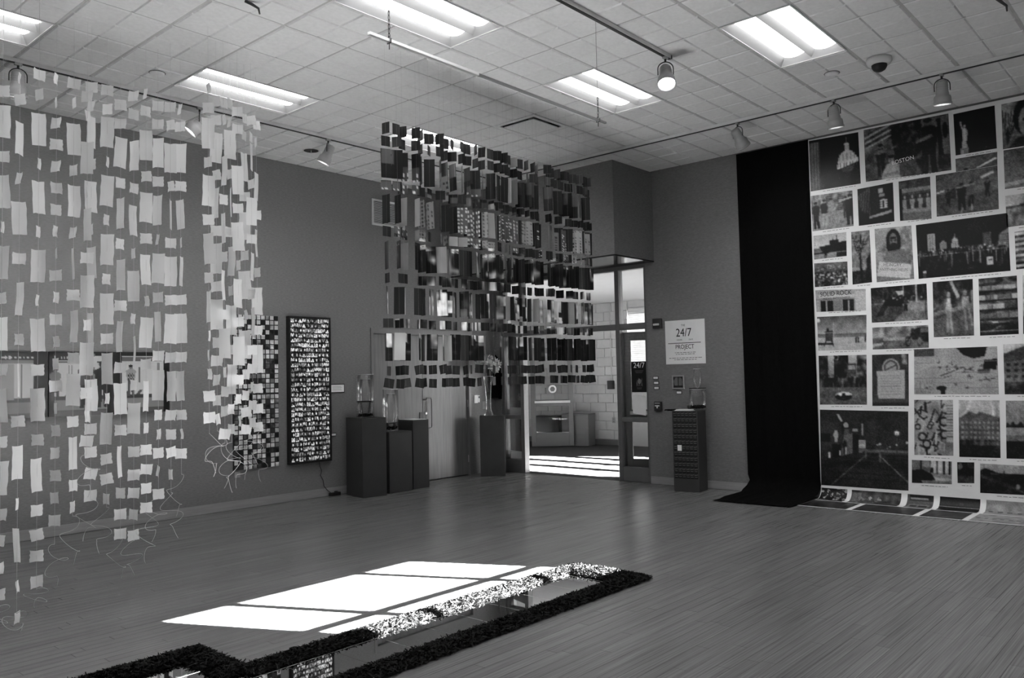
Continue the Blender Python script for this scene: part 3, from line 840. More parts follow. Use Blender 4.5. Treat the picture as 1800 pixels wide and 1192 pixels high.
for (x, y) in ((12.1, 1.5), (12.1, 5.0)):  # unseen lamps added to brighten the lobby
    t = thing('ceiling_light', ('nearer' if y > 3 else 'farther') + ' added twin lamp fill light, unseen, brightening the lobby behind the mural wall', 'ceiling light', (x, y, LH - .115), 0, 'added lobby fill lights')
    for me in FX: link(me.name.split('.')[0], me, t)
# things in the lobby
t = thing('storage_box', 'grey box pedestal against the lobby block wall behind the open door', 'box', (14.12, 10.62, 0), .30)
b = MB(); b.bbox(-.22, .22, -.30, .30, 0, .66, .006); obj('body', b, MAT['frame'], t); b = MB(); b.bbox(-.225, .225, -.305, .305, .66, .68, .004); obj('lid', b, MAT['frame'], t)
t = thing('black_crate', 'black low crate seen through the lower glass of the open door', 'crate', (13.95, 11.25, 0), .30)
b = MB(); b.bbox(-.2, .2, -.28, .28, .02, .62, .006); obj('body', b, MAT['black'], t); b = MB(); b.bbox(-.205, .205, -.285, .285, .62, .64, .003); obj('lid', b, MAT['dark_metal'], t)
t = thing('wall_speaker', 'small black wall box on the lobby block wall', 'wall box', (LX - .02, 9.98, 1.19))
b = MB(); b.bbox(-.07, -.001, -.075, .075, 0, .18, .006); obj('case', b, MAT['black'], t); b = MB(); b.bbox(-.074, -.07, -.06, .06, .015, .165, .001); obj('grille', b, MAT['dark_metal'], t)
b = MB(); b.tube([(-.012, 0, .18), (-.012, 0, LH - 1.19 - .01)], .012, 8); obj('conduit', b, MAT['block'], t)
t = thing('outlet', 'pale socket plate near the lobby baseboard', 'outlet', (LX - .02, 9.95, .47))
b = MB(); b.bbox(-.008, -.001, -.04, .04, 0, .12, .002); obj('plate', b, MAT['base'], t)
for z in (.035, .085): b = MB(); b.bbox(-.010, -.008, -.016, .016, z - .014, z + .014, .0008); obj('socket', b, MAT['grey_metal'], t)
t = thing('lobby_column', 'white square post seen through the left sidelight', 'post', (12.0, 10.76, 0), .7)
b = MB(); b.bbox(-.10, .10, -.10, .10, 0, LH - .01, .01); obj('shaft', b, MAT['lobby_wall'], t); b = MB(); b.bbox(-.12, .12, -.12, .12, 0, .1, .006); obj('foot', b, MAT['grey_metal'], t)
t = thing('display_case', 'tall black display case behind the left sidelight glass', 'display case', (12.75, 11.27, 0), .75)
b = MB(); b.bbox(-.2, .2, -.2, .2, 0, 1.95, .01); obj('cabinet', b, MAT['black'], t)
for k in range(4): b = MB(); b.box(-.206, -.201, -.16, .16, .25 + k * .42, .60 + k * .42); obj('panel', b, MAT['gloss_soffit'], t)
t = thing('black_garment', 'black garment hanging on a hook in the corner behind the flowers', 'garment', (9.585, 8.86, 1.17), -.7)
b = MB()
prof = [(.075, 0), (.085, .04), (.08, .2), (.085, .4), (.10, .55), (.09, .62), (.05, .66), (.02, .69)]
for k, (r_, z) in enumerate(prof):
    for j in range(14):
        an = 2 * PI * j / 14; q = r_ * (1 + .12 * math.sin(3 * an + k))
        b.v.append((q * math.cos(an) * 1.0, q * math.sin(an) * .42 - .0, z))
for k in range(len(prof) - 1):
    for j in range(14): b.f.append((k * 14 + j, k * 14 + (j + 1) % 14, (k + 1) * 14 + (j + 1) % 14, (k + 1) * 14 + j))
b.f.append(tuple(range(14))[::-1])
obj('body', b, MAT['cloth'], t, smooth=True)
for s_ in (-1, 1):
    b = MB(); b.tube([(s_ * .07, 0, .58), (s_ * .095, -.01, .4), (s_ * .09, -.015, .12), (s_ * .085, -.01, -.02)], [.032, .034, .030, .028], 10); obj('sleeve', b, MAT['cloth'], t, smooth=True)
b = MB(); b.tube([(0, 0, .67), (0, .0, .74), (.015, .005, .76), (.02, .01, .745)], .004, 6); obj('hanger_hook', b, MAT['chrome'], t)

# ------------------------------------------------------------------ pedestals and vases
def pedestal(label, front, ang, w, d, h):
    """front: middle of the front foot edge; the front face looks along local -y"""
    t = thing('pedestal', label, 'pedestal', (front[0], front[1], 0), ang, 'dark display pedestals')
    b = MB(); b.bbox(-w / 2, w / 2, 0, d, 0, h - .012, .004); obj('body', b, MAT['pedestal'], t)
    b = MB(); b.bbox(-w / 2, w / 2, 0, d, h - .0115, h, .003); obj('top_board', b, MAT['pedestal'], t)
    return t
pedestal('widest dark pedestal, leftmost of three, carrying a tall double glass cylinder', (6.717, 8.328), -.16, .348, .44, 1.01)
pedestal('lowest dark pedestal, middle of the three by the wooden door', (7.198, 8.375), 0.0, .40, .42, .805)
t3 = pedestal('narrow dark pedestal with a pale top, nearest the wooden door handles', (7.60, 8.42), -.10, .27, .36, .935)
b = MB(); b.bbox(-.12, .12, .02, .33, .9355, .940, .001); obj('paper_top', b, MAT['paper'], t3)
pedestal('dark pedestal standing in the corner under the flower vase', (9.107, 8.484), -.836, .379, .33, .913)
t5 = pedestal('dark pedestal covered with small 24/7 stickers under the poster', (9.222, 5.256), -PI / 2 + .17, .335, .32, 1.02)
def sticker_mesh():
    cu = bpy.data.curves.new('t', 'FONT'); cu.body = '24/7'; cu.size = .026; cu.align_x = 'CENTER'; cu.align_y = 'CENTER'; cu.resolution_u = 1
    tmp = bpy.data.objects.new('t', cu); COL.objects.link(tmp)
    me = bpy.data.meshes.new_from_object(tmp.evaluated_get(bpy.context.evaluated_depsgraph_get())); bpy.data.objects.remove(tmp)
    vs = [(v.co.x, -.0022, v.co.y + .014) for v in me.vertices]; fs = [tuple(p.vertices) for p in me.polygons]
    m = MB(); m.box(-.0245, .0245, -.0015, -.0002, -.034, .034); nb = len(m.f)
    m.box(-.018, .018, -.0021, -.0015, -.012, -.008); m.add(vs, fs)
    k = m.mesh('sticker', MAT['ink']); k.materials.append(MAT['sticker_ink'])
    for i_, pg in enumerate(k.polygons): pg.material_index = 0 if i_ < nb else 1
    return k
stm = sticker_mesh()
for r_ in range(12):
    for c_ in range(6):
        if r_ == 6 and c_ == 1: continue
        link('sticker', stm, t5, ((c_ - 2.5) * .0515, 0, .975 - r_ * .0705))
b = MB(); b.box(-.027, .027, -.004, -.0005, -.036, .036); obj('blank_sticker', b, MAT['paper'], t5, (-1.5 * .0515, 0, .975 - 6 * .0705), label='blank white sticker')

def vase(loc, label, parts, group='glass cylinders on pedestals'):
    t = thing('glass_vase', label, 'vase', loc, 0, group)
    rim_at = [(prof[-2][0], prof[-2][1]) for nm, mat, prof in parts if nm != 'inner_glass' or prof[-2][0] < .075]
    for (rr_, zz_) in rim_at:
        b = MB(); b.lathe([(rr_ - .002, zz_ - .002), (rr_ + .0015, zz_), (rr_ - .002, zz_ + .002)], 28); obj('rim', b, MAT['rim_glint'], t, smooth=True)  # pale ring paints the bright highlight along the glass edge
    for nm, mat, prof in parts:
        b = MB(); b.lathe(prof, 28); obj(nm, b, MAT[mat], t, smooth=True)
    return t
def cyl(r, z0, z1): return [(.0005, z0), (r, z0), (r, z1), (r - .003, z1 + .001)]
def pebbles(t, r, z, n, sz=.012):
    m = MB(); m.lathe([(0.0005, sz), (sz * .8, sz * .6), (sz, 0), (sz * .7, -sz * .6), (.0005, -sz * .7)], 8); me = m.mesh('pebble', MAT['pebble'], True)
    for k in range(n):
        a = k * 2.399; q = r * math.sqrt((k + .5) / n)
        o = link('pebble', me, t, (q * math.cos(a), q * math.sin(a), z + random.uniform(0, sz * 1.4)), (random.random() * 3, random.random() * 3, 0))
v1 = vase((6.76, 8.56, 1.0105), 'tall glass cylinder holding a shorter one with dark pebbles, on the widest pedestal',
     [('outer_glass', 'vase', cyl(.115, 0, .56)), ('inner_glass', 'vase', cyl(.070, .012, .50)), ('inner_glass', 'vase', cyl(.102, .012, .20))])
pebbles(v1, .095, .025, 34)
b = MB(); b.lathe([(.0005, .20), (.098, .20), (.112, .206), (.112, .214), (.0005, .218)], 28); obj('pebble_tray', b, MAT['pebble'], v1)
v2 = vase((7.20, 8.58, .8055), 'glass cylinder with a dark pebble base on the lowest pedestal', [('outer_glass', 'vase', cyl(.105, 0, .56)), ('inner_glass', 'vase', cyl(.06, .012, .50))])
pebbles(v2, .088, .028, 36, .015)
b = MB(); b.lathe([(.0005, .10), (.09, .10), (.098, .104), (.098, .11), (.0005, .112)], 28); obj('pebble_tray', b, MAT['pebble'], v2)
v5 = vase((9.475, 5.20, 1.0205), 'narrow glass cylinder standing in a wide dark jar on the sticker pedestal', [('outer_glass', 'vase', cyl(.105, 0, .27)), ('inner_glass', 'vase', cyl(.048, .29, .53))])
pebbles(v5, .09, .03, 34, .017)
b = MB(); b.lathe([(.0005, .272), (.10, .272), (.108, .277), (.108, .286), (.0005, .289)], 28); obj('lid_disc', b, MAT['gloss_soffit'], v5)
t = thing('card_stack', 'white cards stacked on the sticker pedestal', 'cards', (9.27, 5.30, 1.0205), .2)
for k in range(5): b = MB(); b.box(-.07, .07, -.13 + .004 * k, .09 - .006 * k, k * .004, k * .004 + .0035); obj('card', b, MAT['paper'], t, (.004 * (k % 2), .006 * ((k * 7) % 3), 0), (0, 0, .05 * ((k * 3) % 4 - 1.5)))
t = thing('black_cloth', 'black cloth scrap folded over the left edge of the sticker pedestal', 'cloth', (9.215, 5.46, 1.0205), .3)
b = MB()
for i_ in range(7):
    for j_ in range(5): b.v.append((-.07 + .025 * i_, -.06 + .03 * j_ + .006 * math.sin(i_), .012 + .014 * math.sin(i_ * 1.3 + j_ * .9) * .6))
for i_ in range(6):
    for j_ in range(4): b.f.append((i_ * 5 + j_, (i_ + 1) * 5 + j_, (i_ + 1) * 5 + j_ + 1, i_ * 5 + j_ + 1))
obj('sheet', b, MAT['cloth'], t, smooth=True); b = MB(); b.bbox(-.03, .04, -.03, .03, .0, .012, .003); obj('fold', b, MAT['cloth'], t)
t = thing('black_mug', 'small black round jar between the cards and the glass jar', 'jar', (9.33, 5.24, 1.041))
b = MB(); b.lathe([(.0005, 0), (.026, 0), (.032, .02), (.030, .045), (.026, .047), (.024, .012), (.0005, .01)], 18); obj('bowl', b, MAT['black'], t, smooth=True); b = MB(); b.lathe([(.028, .047), (.031, .05), (.028, .053)], 18); obj('rim', b, MAT['grey_metal'], t, smooth=True)

# flowers in a tall vase
fv = vase((9.16, 8.60, .9135), 'tall slim glass vase with pale flowers on the corner pedestal', [('glass', 'vase', [(.0005, 0), (.075, 0), (.07, .02), (.045, .08), (.04, .2), (.05, .45), (.08, .60), (.077, .601)])], 'vases with flowers')
for k in range(7):
    a = k * .9
    b = MB(); b.tube([(.02 * math.cos(a), .02 * math.sin(a), .05), (.03 * math.cos(a + .5), .03 * math.sin(a + .5), .35), (.07 * math.cos(a), .07 * math.sin(a), .68)], .004, 5); obj('stem', b, MAT['stem'], fv)
for k in range(6):
    a = k * 1.05 + .3
    b = MB(); b.tube([(.03 * math.cos(a), .03 * math.sin(a), .6), (.10 * math.cos(a), .10 * math.sin(a), .9), (.16 * math.cos(a + .2), .16 * math.sin(a + .2), 1.12 + .06 * (k % 3))], [.003, .002, .001], 5); obj('twig', b, MAT['stem'], fv)
pm = MB()
for r_, n_, z_, tl in ((.055, 8, 0.0, .35), (.042, 7, .015, .7), (.026, 5, .03, 1.1)):
    for k in range(n_):
        a = 2 * PI * k / n_ + r_ * 20
        ca, sa = math.cos(a), math.sin(a)
        def pt(rr, off, zz): return (rr * ca - off * sa, rr * sa + off * ca, zz)
        pm.add([pt(.004, 0, z_), pt(r_ * .6, r_ * .33, z_ + r_ * .5 * tl), pt(r_, r_ * .16, z_ + r_ * tl), pt(r_, -r_ * .16, z_ + r_ * tl), pt(r_ * .6, -r_ * .33, z_ + r_ * .5 * tl)], [(0, 1, 4), (1, 2, 3, 4)])
bls = pm.mesh('blossom', MAT['flower'])
for k in range(22):
    a = k * 2.399; r_ = .145 * math.sqrt((k + .3) / 22)
    zz = .66 + .13 * math.cos(r_ / .145 * 1.3) + (.0 if k % 2 else .05)
    link('blossom', bls, fv, (r_ * math.cos(a), r_ * math.sin(a), zz), (.9 * r_ / .145 * -math.sin(a), .9 * r_ / .145 * math.cos(a), 0)).scale = (1.6, 1.6, 1.6)

# ------------------------------------------------------------------ pictures on the left wall
def flat_L(x0, x1, z0, z1, y):
    return lambda u, v: np.stack([x0 + (x1 - x0) * u, np.full_like(u, y), z1 - (z1 - z0) * v], -1)
# backlit portrait box
x0, x1, z0, z1 = 5.808, 6.440, .461, 2.323
t = thing('light_box', 'tall backlit box of many bright portraits in a black frame', 'light box', ((x0 + x1) / 2, DL, z0))
hw, hh = (x1 - x0) / 2, z1 - z0
b = MB(); e = .026
b.bbox(-hw, hw, -.07, -.001, 0, e, .003); b.bbox(-hw, hw, -.07, -.001, hh - e, hh, .003); b.bbox(-hw, -hw + e, -.07, -.001, e, hh - e, .003); b.bbox(hw - e, hw, -.07, -.001, e, hh - e, .003)
obj('frame', b, MAT['black'], t)
NC, NR, tp = 10, 29, 9
img = np.full((NR * tp, NC * tp), .03); rg_ = np.random.default_rng(4)
for r_ in range(NR):
    for c_ in range(NC):
        q = Paint(tp - 1, tp - 2, rg_.choice([.05, .12, .3, .6, .9]), r_ * 31 + c_)
        q.ell(rg_.uniform(.35, .65), .95, .5, .4, rg_.choice([.03, .1, .4, .9])); cx = rg_.uniform(.35, .65)
        q.ell(cx, .42, .3, .42, rg_.uniform(.02, .25)); q.ell(cx + .03, .5, .20, .30, rg_.uniform(.35, 1.0)); q.noise(.35, 5, 5)
        img[r_ * tp + 1:r_ * tp + tp - 1, c_ * tp + 1:c_ * tp + tp] = np.clip(q.a, .03, .97)
def soft(c, r): return c
grid_print('backlit_print', img, lambda u, v: np.stack([(-hw + e) + (2 * hw - 2 * e) * u, np.full_like(u, -.055), (hh - e) - (hh - 2 * e) * v], -1), MAT['backlit'], t, 'glowing sheet of small portraits')
b = MB(); b.box(-hw + e, hw - e, -.05, -.002, e, hh - e); obj('back_panel', b, MAT['black'], t)
cord = MB(); cord.tube([(.14, -.03, .005), (.15, -.03, -.06), (.18, -.025, -.12), (.16, -.03, -.18), (.20, -.03, -.25), (.21, -.03, -.32), (.26, -.035, -.38), (.32, -.05, -.43)], .005, 6)
obj('power_cord', cord, MAT['black'], t, smooth=True)
t = thing('power_strip', 'black power adapter on the floor beside the widest pedestal', 'power strip', (6.46, DL - .06, 0))
b = MB(); b.bbox(-.06, .10, -.03, .025, 0.001, .045, .006); obj('case', b, MAT['black'], t); b = MB(); b.bbox(.02, .06, -.015, .015, .045, .06, .003); obj('plug', b, MAT['dark_metal'], t)
# mosaic of small cards
x0, x1, z0, z1 = 5.070, 5.683, .462, 2.313
t = thing('card_mosaic', 'tall dark board of small square photo cards behind the paper strands', 'artwork', ((x0 + x1) / 2, DL, z0))
hw, hh = (x1 - x0) / 2, z1 - z0
b = MB(); b.bbox(-hw, hw, -.022, -.001, 0, hh, .002); obj('board', b, MAT['black'], t)
NC, NR = 10, 31; cw, ch = 2 * hw / NC, hh / NR
vs = []; fs = []; cs = []
rg_ = np.random.default_rng(9)
for r_ in range(NR):
    for c_ in range(NC):
        cx, cz = -hw + (c_ + .5) * cw, hh - (r_ + .5) * ch - (.006 if r_ < 16 else -.006) * -1
        q = Paint(4, 4, rg_.choice([.08, .2, .45, .72, .8, .85]), r_ * 77 + c_); 
        if rg_.random() < .55: q.noise(.35, 2, 2)
        n0 = len(vs); g4 = q.out()
        for a in range(4):
            for c2 in range(4):
                vs.append((cx + (c2 / 3 - .5) * cw * .80, -.026, cz - (a / 3 - .5) * ch * .82)); cs.append(g4[a, c2])
        for a in range(3):
            for c2 in range(3): fs.append((n0 + a * 4 + c2, n0 + (a + 1) * 4 + c2, n0 + (a + 1) * 4 + c2 + 1, n0 + a * 4 + c2 + 1))
me = bpy.data.meshes.new('photo_cards'); me.from_pydata(vs, [], fs); me.materials.append(MAT['print'])
at = me.color_attributes.new('print', 'FLOAT_COLOR', 'POINT'); g = lin(np.array(cs))
at.data.foreach_set('color', np.stack([g, g, g, np.ones_like(g)], -1).ravel().astype(np.float32))
o = link('photo_cards', me, t); o['kind'] = 'stuff'
o = MB(); o.bbox(-.035, .035, -.005, -.001, 0, .07, .001)
tag(obj('caption_card', o, MAT['base'], loc=(5.13, DL, .375)), 'small pale card on the wall under the left corner of the card mosaic', 'label')
# label frames beside the light box
for (xa, xb, za, zb, lab) in ((6.462, 6.692, 1.335, 1.455, 'black framed white label right of the light box'), (6.470, 6.548, .768, .812, 'tiny pale label low beside the light box')):
    t = thing('wall_label', lab, 'label', ((xa + xb) / 2, DL, za))
    w_, h_ = (xb - xa) / 2, zb - za
    b = MB(); b.bbox(-w_, w_, -.014, -.001, 0, h_, .002); obj('frame', b, MAT['black'], t)
    k = .012 if w_ > .06 else .008
    b = MB(); b.box(-w_ + k, w_ - k, -.016, -.014, k, h_ - k); obj('card', b, MAT['paper'], t)
    if w_ > .06:
        for q in range(4): b = MB(); b.box(-w_ * .7, w_ * (.6 - .1 * (q % 2)), -.0165, -.016, h_ * (.3 + .13 * q), h_ * (.3 + .13 * q) + .003); obj('text_line', b, MAT['grey_ink'], t)

# subway platform panels
def subway_a():
    p = Paint(150, 80, .72, 1)
    p.grad(.78, .85, .2, .72).rect(0, 0, 1, .06, .08).rect(0, .06, 1, .14, .10).rect(0, .14, 1, .19, .45).rect(0, .70, 1, .76, .2).rect(0, .76, 1, .93, .48).rect(0, .93, 1, 1, .28)
    for x in (.30, .62, .97): p.rect(x - .055, 0, x + .03, 1, .05)
    for x0 in (.05, .40, .70, .80):
        for k in range(5): p.rect(x0 + .025 * k, .085, x0 + .025 * k + .012, .115, .75)
    p.ell(.775, .10, .012, .022, .8).ell(.75, .10, .012, .022, .8)
    p.rect(.68, .2, .80, .72, .62).rect(.84, .2, .845, .72, .3).person(.66, .80, .56, .1, .12, .45).person(.45, .82, .55, .3, .15, .4).person(.15, .82, .55, .1, .15, .4)
    return p.out()
def subway_b():
    p = Paint(140, 84, .78, 2)
    p.grad(.80, .84, .2, .70).rect(0, 0, 1, .07, .08).rect(.05, .06, .16, .14, .10).rect(.5, .08, .93, .15, .35).rect(0, .15, .45, .18, .3).rect(0, .69, 1, .75, .2).rect(0, .75, 1, .90, .50).rect(0, .90, 1, .93, .3).rect(0, .93, 1, 1, .33)
    for k in range(4): p.rect(.09 + .022 * k, .085, .10 + .022 * k, .12, .8)
    for x in (.12, .17, .60, .70, .86): p.poly([(x, .69), (x + .03, .69), (x + .06, .62), (x + .03, .62)], .3)
    p.rect(0, 0, .045, 1, .04).rect(.455, 0, .575, 1, .05).rect(.495, 0, .51, 1, .12).rect(.945, 0, 1, 1, .04).rect(.885, .18, .91, .7, .4).rect(.15, .22, .16, .5, .3).rect(.175, .22, .182, .5, .3).rect(.72, .25, .735, .5, .35)
    p.rect(.335, .04, .36, .9, .5)
    p.person(.285, .88, .74, .28, .10, .12).person(.42, .88, .72, .09, .09, .12, 1.1).person(.05, .75, .5, .4, .2, .4)
    p.person(.655, .71, .5, .6, .3, .45)
    for i_ in range(5):
        for j_ in range(5):
            if (i_ + j_) % 2: p.rect(.63 + .011 * i_, .34 + .03 * j_, .641 + .011 * i_, .37 + .03 * j_, .2)
    return p.out()
for (xa, xb, fn, lab) in ((1.55, 3.040, subway_a, 'long photo panel of a subway platform cut by the left edge'), (3.058, 4.290, subway_b, 'subway platform photo panel with waiting people and black columns')):
    t = thing('subway_photograph', lab, 'photo panel', ((xa + xb) / 2, DL, 1.197), 0, 'subway photo panels')
    w_ = (xb - xa) / 2
    b = MB(); b.bbox(-w_, w_, -.03, -.001, 0, .655, .002); obj('board', b, MAT['black'], t)
    grid_print('print', fn(), lambda u, v: np.stack([-w_ + 2 * w_ * u, np.full_like(u, -.0312), .655 - .655 * v], -1), MAT['print'], t)

# ------------------------------------------------------------------ right wall: poster, labels, fire devices
t = thing('exhibition_poster', 'white wall poster reading THE 24/7 PROJECT', 'poster', (DR, 5.468, 1.621))
b = MB(); b.box(-.008, -.001, -.296, .296, 0, .587); obj('sheet', b, MAT['paper'], t)
text('THE', .040, MAT['grey_ink'], t, face_right(-.009, .02, .515), xscale=.8)
text('24/7', .155, MAT['ink'], t, face_right(-.009, .015, .415), xscale=.85)
text('HOURS', .028, MAT['grey_ink'], t, face_right(-.009, .08, .322), xscale=.9)
text('DAYS', .028, MAT['grey_ink'], t, face_right(-.009, -.09, .322), xscale=.9)
b = MB(); b.box(-.009, -.0085, -.235, .255, .276, .284); obj('rule', b, MAT['ink'], t)
text('PROJECT', .083, MAT['ink'], t, face_right(-.009, .005, .227), xscale=.85)
for (z, hw_) in ((.150, .155), (.128, .14), (.078, .245), (.055, .165)):
    x = -hw_
    while x < hw_:
        l_ = random.uniform(.02, .06); b = MB(); b.box(-.009, -.0085, x, min(x + l_, hw_), z, z + .007); obj('text_line', b, MAT['grey_ink'], t); x += l_ + .012
t = thing('fire_alarm', 'dark fire alarm strobe left of the white poster', 'alarm', (DR, 5.872, 2.115))
b = MB(); b.bbox(-.05, -.001, -.068, .068, 0, .135, .006); obj('case', b, MAT['dark_metal'], t); b = MB(); b.bbox(-.062, -.05, -.045, .05, .038, .066, .005); obj('strobe', b, MAT['white_metal'], t)
t = thing('fire_pull_station', 'dark fire pull station with a white T handle', 'fire alarm', (DR, 5.898, .995))
b = MB(); b.bbox(-.045, -.001, -.055, .055, 0, .125, .005); obj('case', b, MAT['dark_metal'], t)
b = MB(); b.bbox(-.056, -.045, -.034, .034, .062, .076, .002); b.bbox(-.056, -.045, -.009, .009, .035, .062, .002); obj('t_handle', b, MAT['white_metal'], t)
b = MB(); b.bbox(-.047, -.045, -.04, .04, .098, .112, .0005); obj('text_strip', b, MAT['base'], t)
for (ya, za, lab) in ((5.935, 1.422, 'topmost of three small white labels beside the entrance'), (5.929, 1.354, 'middle of three small white labels beside the entrance'), (5.926, 1.284, 'lowest of three small white labels beside the entrance'), (5.581, 1.221, 'small white label under the dark picture')):
    t = thing('wall_label', lab, 'label', (DR, ya, za), 0, 'small labels on the right wall')
    b = MB(); b.bbox(-.006, -.001, -.043, .043, 0, .042, .001); obj('frame', b, MAT['black'], t); b = MB(); b.box(-.0075, -.006, -.034, .034, .007, .035); obj('card', b, MAT['paper'], t)
t = thing('small_picture', 'small dark picture in a pale frame under the poster', 'picture', (DR, 5.585, 1.288))
b = MB(); b.bbox(-.02, -.001, -.092, .092, 0, .018, .002); b.bbox(-.02, -.001, -.092, .092, .166, .184, .002); b.bbox(-.02, -.001, -.092, -.074, .018, .166, .002); b.bbox(-.02, -.001, .074, .092, .018, .166, .002); obj('frame', b, MAT['base'], t)
p = Paint(24, 24, .25, 5); p.noise(.2, 5, 5).ell(.3, .5, .2, .4, .42).ell(.7, .5, .2, .4, .4).rect(.47, 0, .53, 1, .15).rect(0, .8, 1, 1, .12)
grid_print('print', p.out(), lambda u, v: np.stack([np.full_like(u, -.012), .074 - .148 * u, .166 - .148 * v], -1), MAT['print'], t)

# ------------------------------------------------------------------ black cloth beside the mural
t = thing('black_curtain', 'black cloth hanging from ceiling to floor beside the photo mural', 'curtain', (DR, 4.18, 0))
b = MB()
cols = 44; prof = [(z, .012) for z in np.linspace(H - .005, .22, 26)] + [(.14, .025), (.08, .06), (.045, .13), (.028, .25), (.020, .42), (.016, .6), (.014, .78), (.010, .92)]
for k, (z, d) in enumerate(prof):
    tt = k / (len(prof) - 1)
    fl_ = max(0, (k - 25)) / (len(prof) - 26)
    for c_ in range(cols):
        s_ = c_ / (cols - 1)
        y = .465 - .93 * s_ - .03 * tt * (1 - s_) + .02 * fl_ * (1 - s_)
        if fl_ > 0: y += .02 * math.sin(k * 2.1) * (1 - s_)
        amp = .008 * (0.4 + tt) if fl_ == 0 else .008 * (1 - fl_ * .5)
        wv = amp * (math.sin(s_ * 19 + 1.3 * math.sin(tt * 3)) + .5 * math.sin(s_ * 43 + 2))
        wv2 = abs(wv) if fl_ > 0 else wv
        dd = d + (.95 - .92) * fl_ * (1 - s_) * 1.5
        b.v.append((-(dd + (amp * 1.6 + wv if fl_ == 0 else 0)), y, z + (wv2 if fl_ > 0 else 0)))
for k in range(len(prof) - 1):
    for c_ in range(cols - 1): b.f.append((k * cols + c_, (k + 1) * cols + c_, (k + 1) * cols + c_ + 1, k * cols + c_ + 1))
obj('cloth', b, MAT['cloth'], t, smooth=True)
b = MB(); b.bbox(-.006, -.001, -.46, .46, H - .03, H - .004, .001); obj('top_strip', b, MAT['black'], t)

# ------------------------------------------------------------------ photo mural: paper sheet from the ceiling curling on to the floor
ML, MR_ = 3.722, 0.35         # left and right edges (y)
RAD = .12
def sheet(s, y, off):
    """s: length down the sheet from its top edge; off: distance proud of the paper"""
    zt = 4.262; s1 = zt - RAD - .004; s2 = s1 + RAD * PI / 2
    xw = DR - .018
    a = np.clip((s - s1) / RAD, 0, PI / 2)
    x = np.where(s < s1, xw, np.where(s < s2, xw - RAD + RAD * np.cos(a), xw - RAD - (s - s2)))
    z = np.where(s < s1, zt - s, np.where(s < s2, RAD + .004 - RAD * np.sin(a), .004))
    nx = -np.cos(a); nz = np.sin(a)
    return np.stack([x + nx * off, y + 0 * s, z + nz * off], -1)
S1 = 4.262 - RAD - .004; S2 = S1 + RAD * PI / 2
mural = thing('photo_mural', 'white paper mural of black and white photographs curling on to the floor', 'mural', (0, 0, 0))
SE = S2 + .60
ss = np.concatenate([np.linspace(0, S1, 12), np.linspace(S1, S2, 12)[1:], np.linspace(S2, SE, 5)[1:]])
b = MB()
ys = np.linspace(ML, MR_, 9)
for s_ in ss:
    for y in ys: b.v.append(tuple(sheet(np.array(s_), np.array(y), 0.0)))
for i_ in range(len(ss) - 1):
    for j_ in range(8): b.f.append((i_ * 9 + j_, (i_ + 1) * 9 + j_, (i_ + 1) * 9 + j_ + 1, i_ * 9 + j_ + 1))
obj('paper_sheet', b, MAT['mural'], mural, smooth=True)

def P_dome(p):
    p.grad(.05, .04).noise(.05, 6, 6); p.rect(0, .05, .22, 1, .42); 
    for x in (.03, .09, .15, .2): p.rect(x, .05, x + .02, 1, .25)
    p.rect(.22, .65, 1, 1, .12).noise(.12, 12, 5, .22, .72, 1, 1).rect(.68, .62, .80, 1, .25, .5)
    p.poly([(.56, .62), (.95, .52), (.94, .44), (.85, .33), (.75, .29), (.65, .35), (.58, .45)], .78).rect(.71, .20, .81, .30, .7).rect(.745, .05, .765, .2, .55).ell(.755, .19, .05, .03, .75)
    for k in range(9): p.rect(.60 + .037 * k, .36, .607 + .037 * k, .5, .5)
    p.poly([(.55, .56), (.97, .47), (.97, .56), (.55, .66)], .85)
    for k in range(10): p.rect(.57 + .04 * k, .54, .58 + .04 * k, .62, .3)
    p.poly([(.62, .64), (.9, .6), (.85, .72), (.66, .72)], .3)
def P_crew(p):
    p.grad(.35, .3).noise(.15, 14, 10)
    p.poly([(.3, 0), (.68, 0), (.72, .5), (.55, .75), (.38, .65)], .12).noise(.25, 22, 14, .3, .05, .65, .45)
    for k in range(6): p.line(.02, .12 + .05 * k, .33, -.05 + .05 * k, .008, .65 if k % 2 else .15)
    p.poly([(.7, .12), (1, 0), (1, .85), (.8, .95)], .4).ell(.95, .28, .03, .14, .08).poly([(.86, .05), (.9, .05), (.93, .95), (.87, .95)], .06).rect(.86, .7, 1, .95, .18)
    p.rect(.36, .58, .62, .66, .1); p.poly([(.4, .72), (.75, .62), (.75, .95), (.4, 1)], .35)
    p.person(.20, .95, .62, .16, .14, .4, 1.1).poly([(.12, .45), (.28, .42), (.28, .5), (.12, .53)], .42)
    p.person(.76, 1.0, .98, .08, .12, .35, 1.2).poly([(.62, .38), (.8, .3), (.82, .36), (.62, .44)], .42).poly([(.60, .72), (.7, .66), (.74, .95), (.66, .95)], .18)
    p.poly([(.2, 1), (.42, 1), (.41, .75), (.34, .70), (.27, .72), (.22, .85)], .62).ell(.32, .64, .035, .075, .5).ell(.32, .59, .037, .03, .15).poly([(.22, .9), (.4, .86), (.4, .93), (.22, .96)], .5)
def P_statue(p):
    p.grad(.04, .06).rect(.14, .85, .34, 1.0, .6).poly([(.17, .85), (.31, .85), (.29, .68), (.19, .68)], .66).poly([(.19, .70), (.30, .70), (.32, .45), (.26, .36), (.2, .42)], .72).ell(.26, .34, .028, .04, .7).line(.21, .42, .17, .26, .018, .7).ell(.17, .24, .02, .03, .85).line(.3, .42, .31, .56, .02, .6).rect(.16, .86, .32, .88, .3)
    for k in range(5): p.rect(.15 + .04 * k, .9, .165 + .04 * k, 1, .35)
    p.ell(.74, .92, .01, .01, .5)
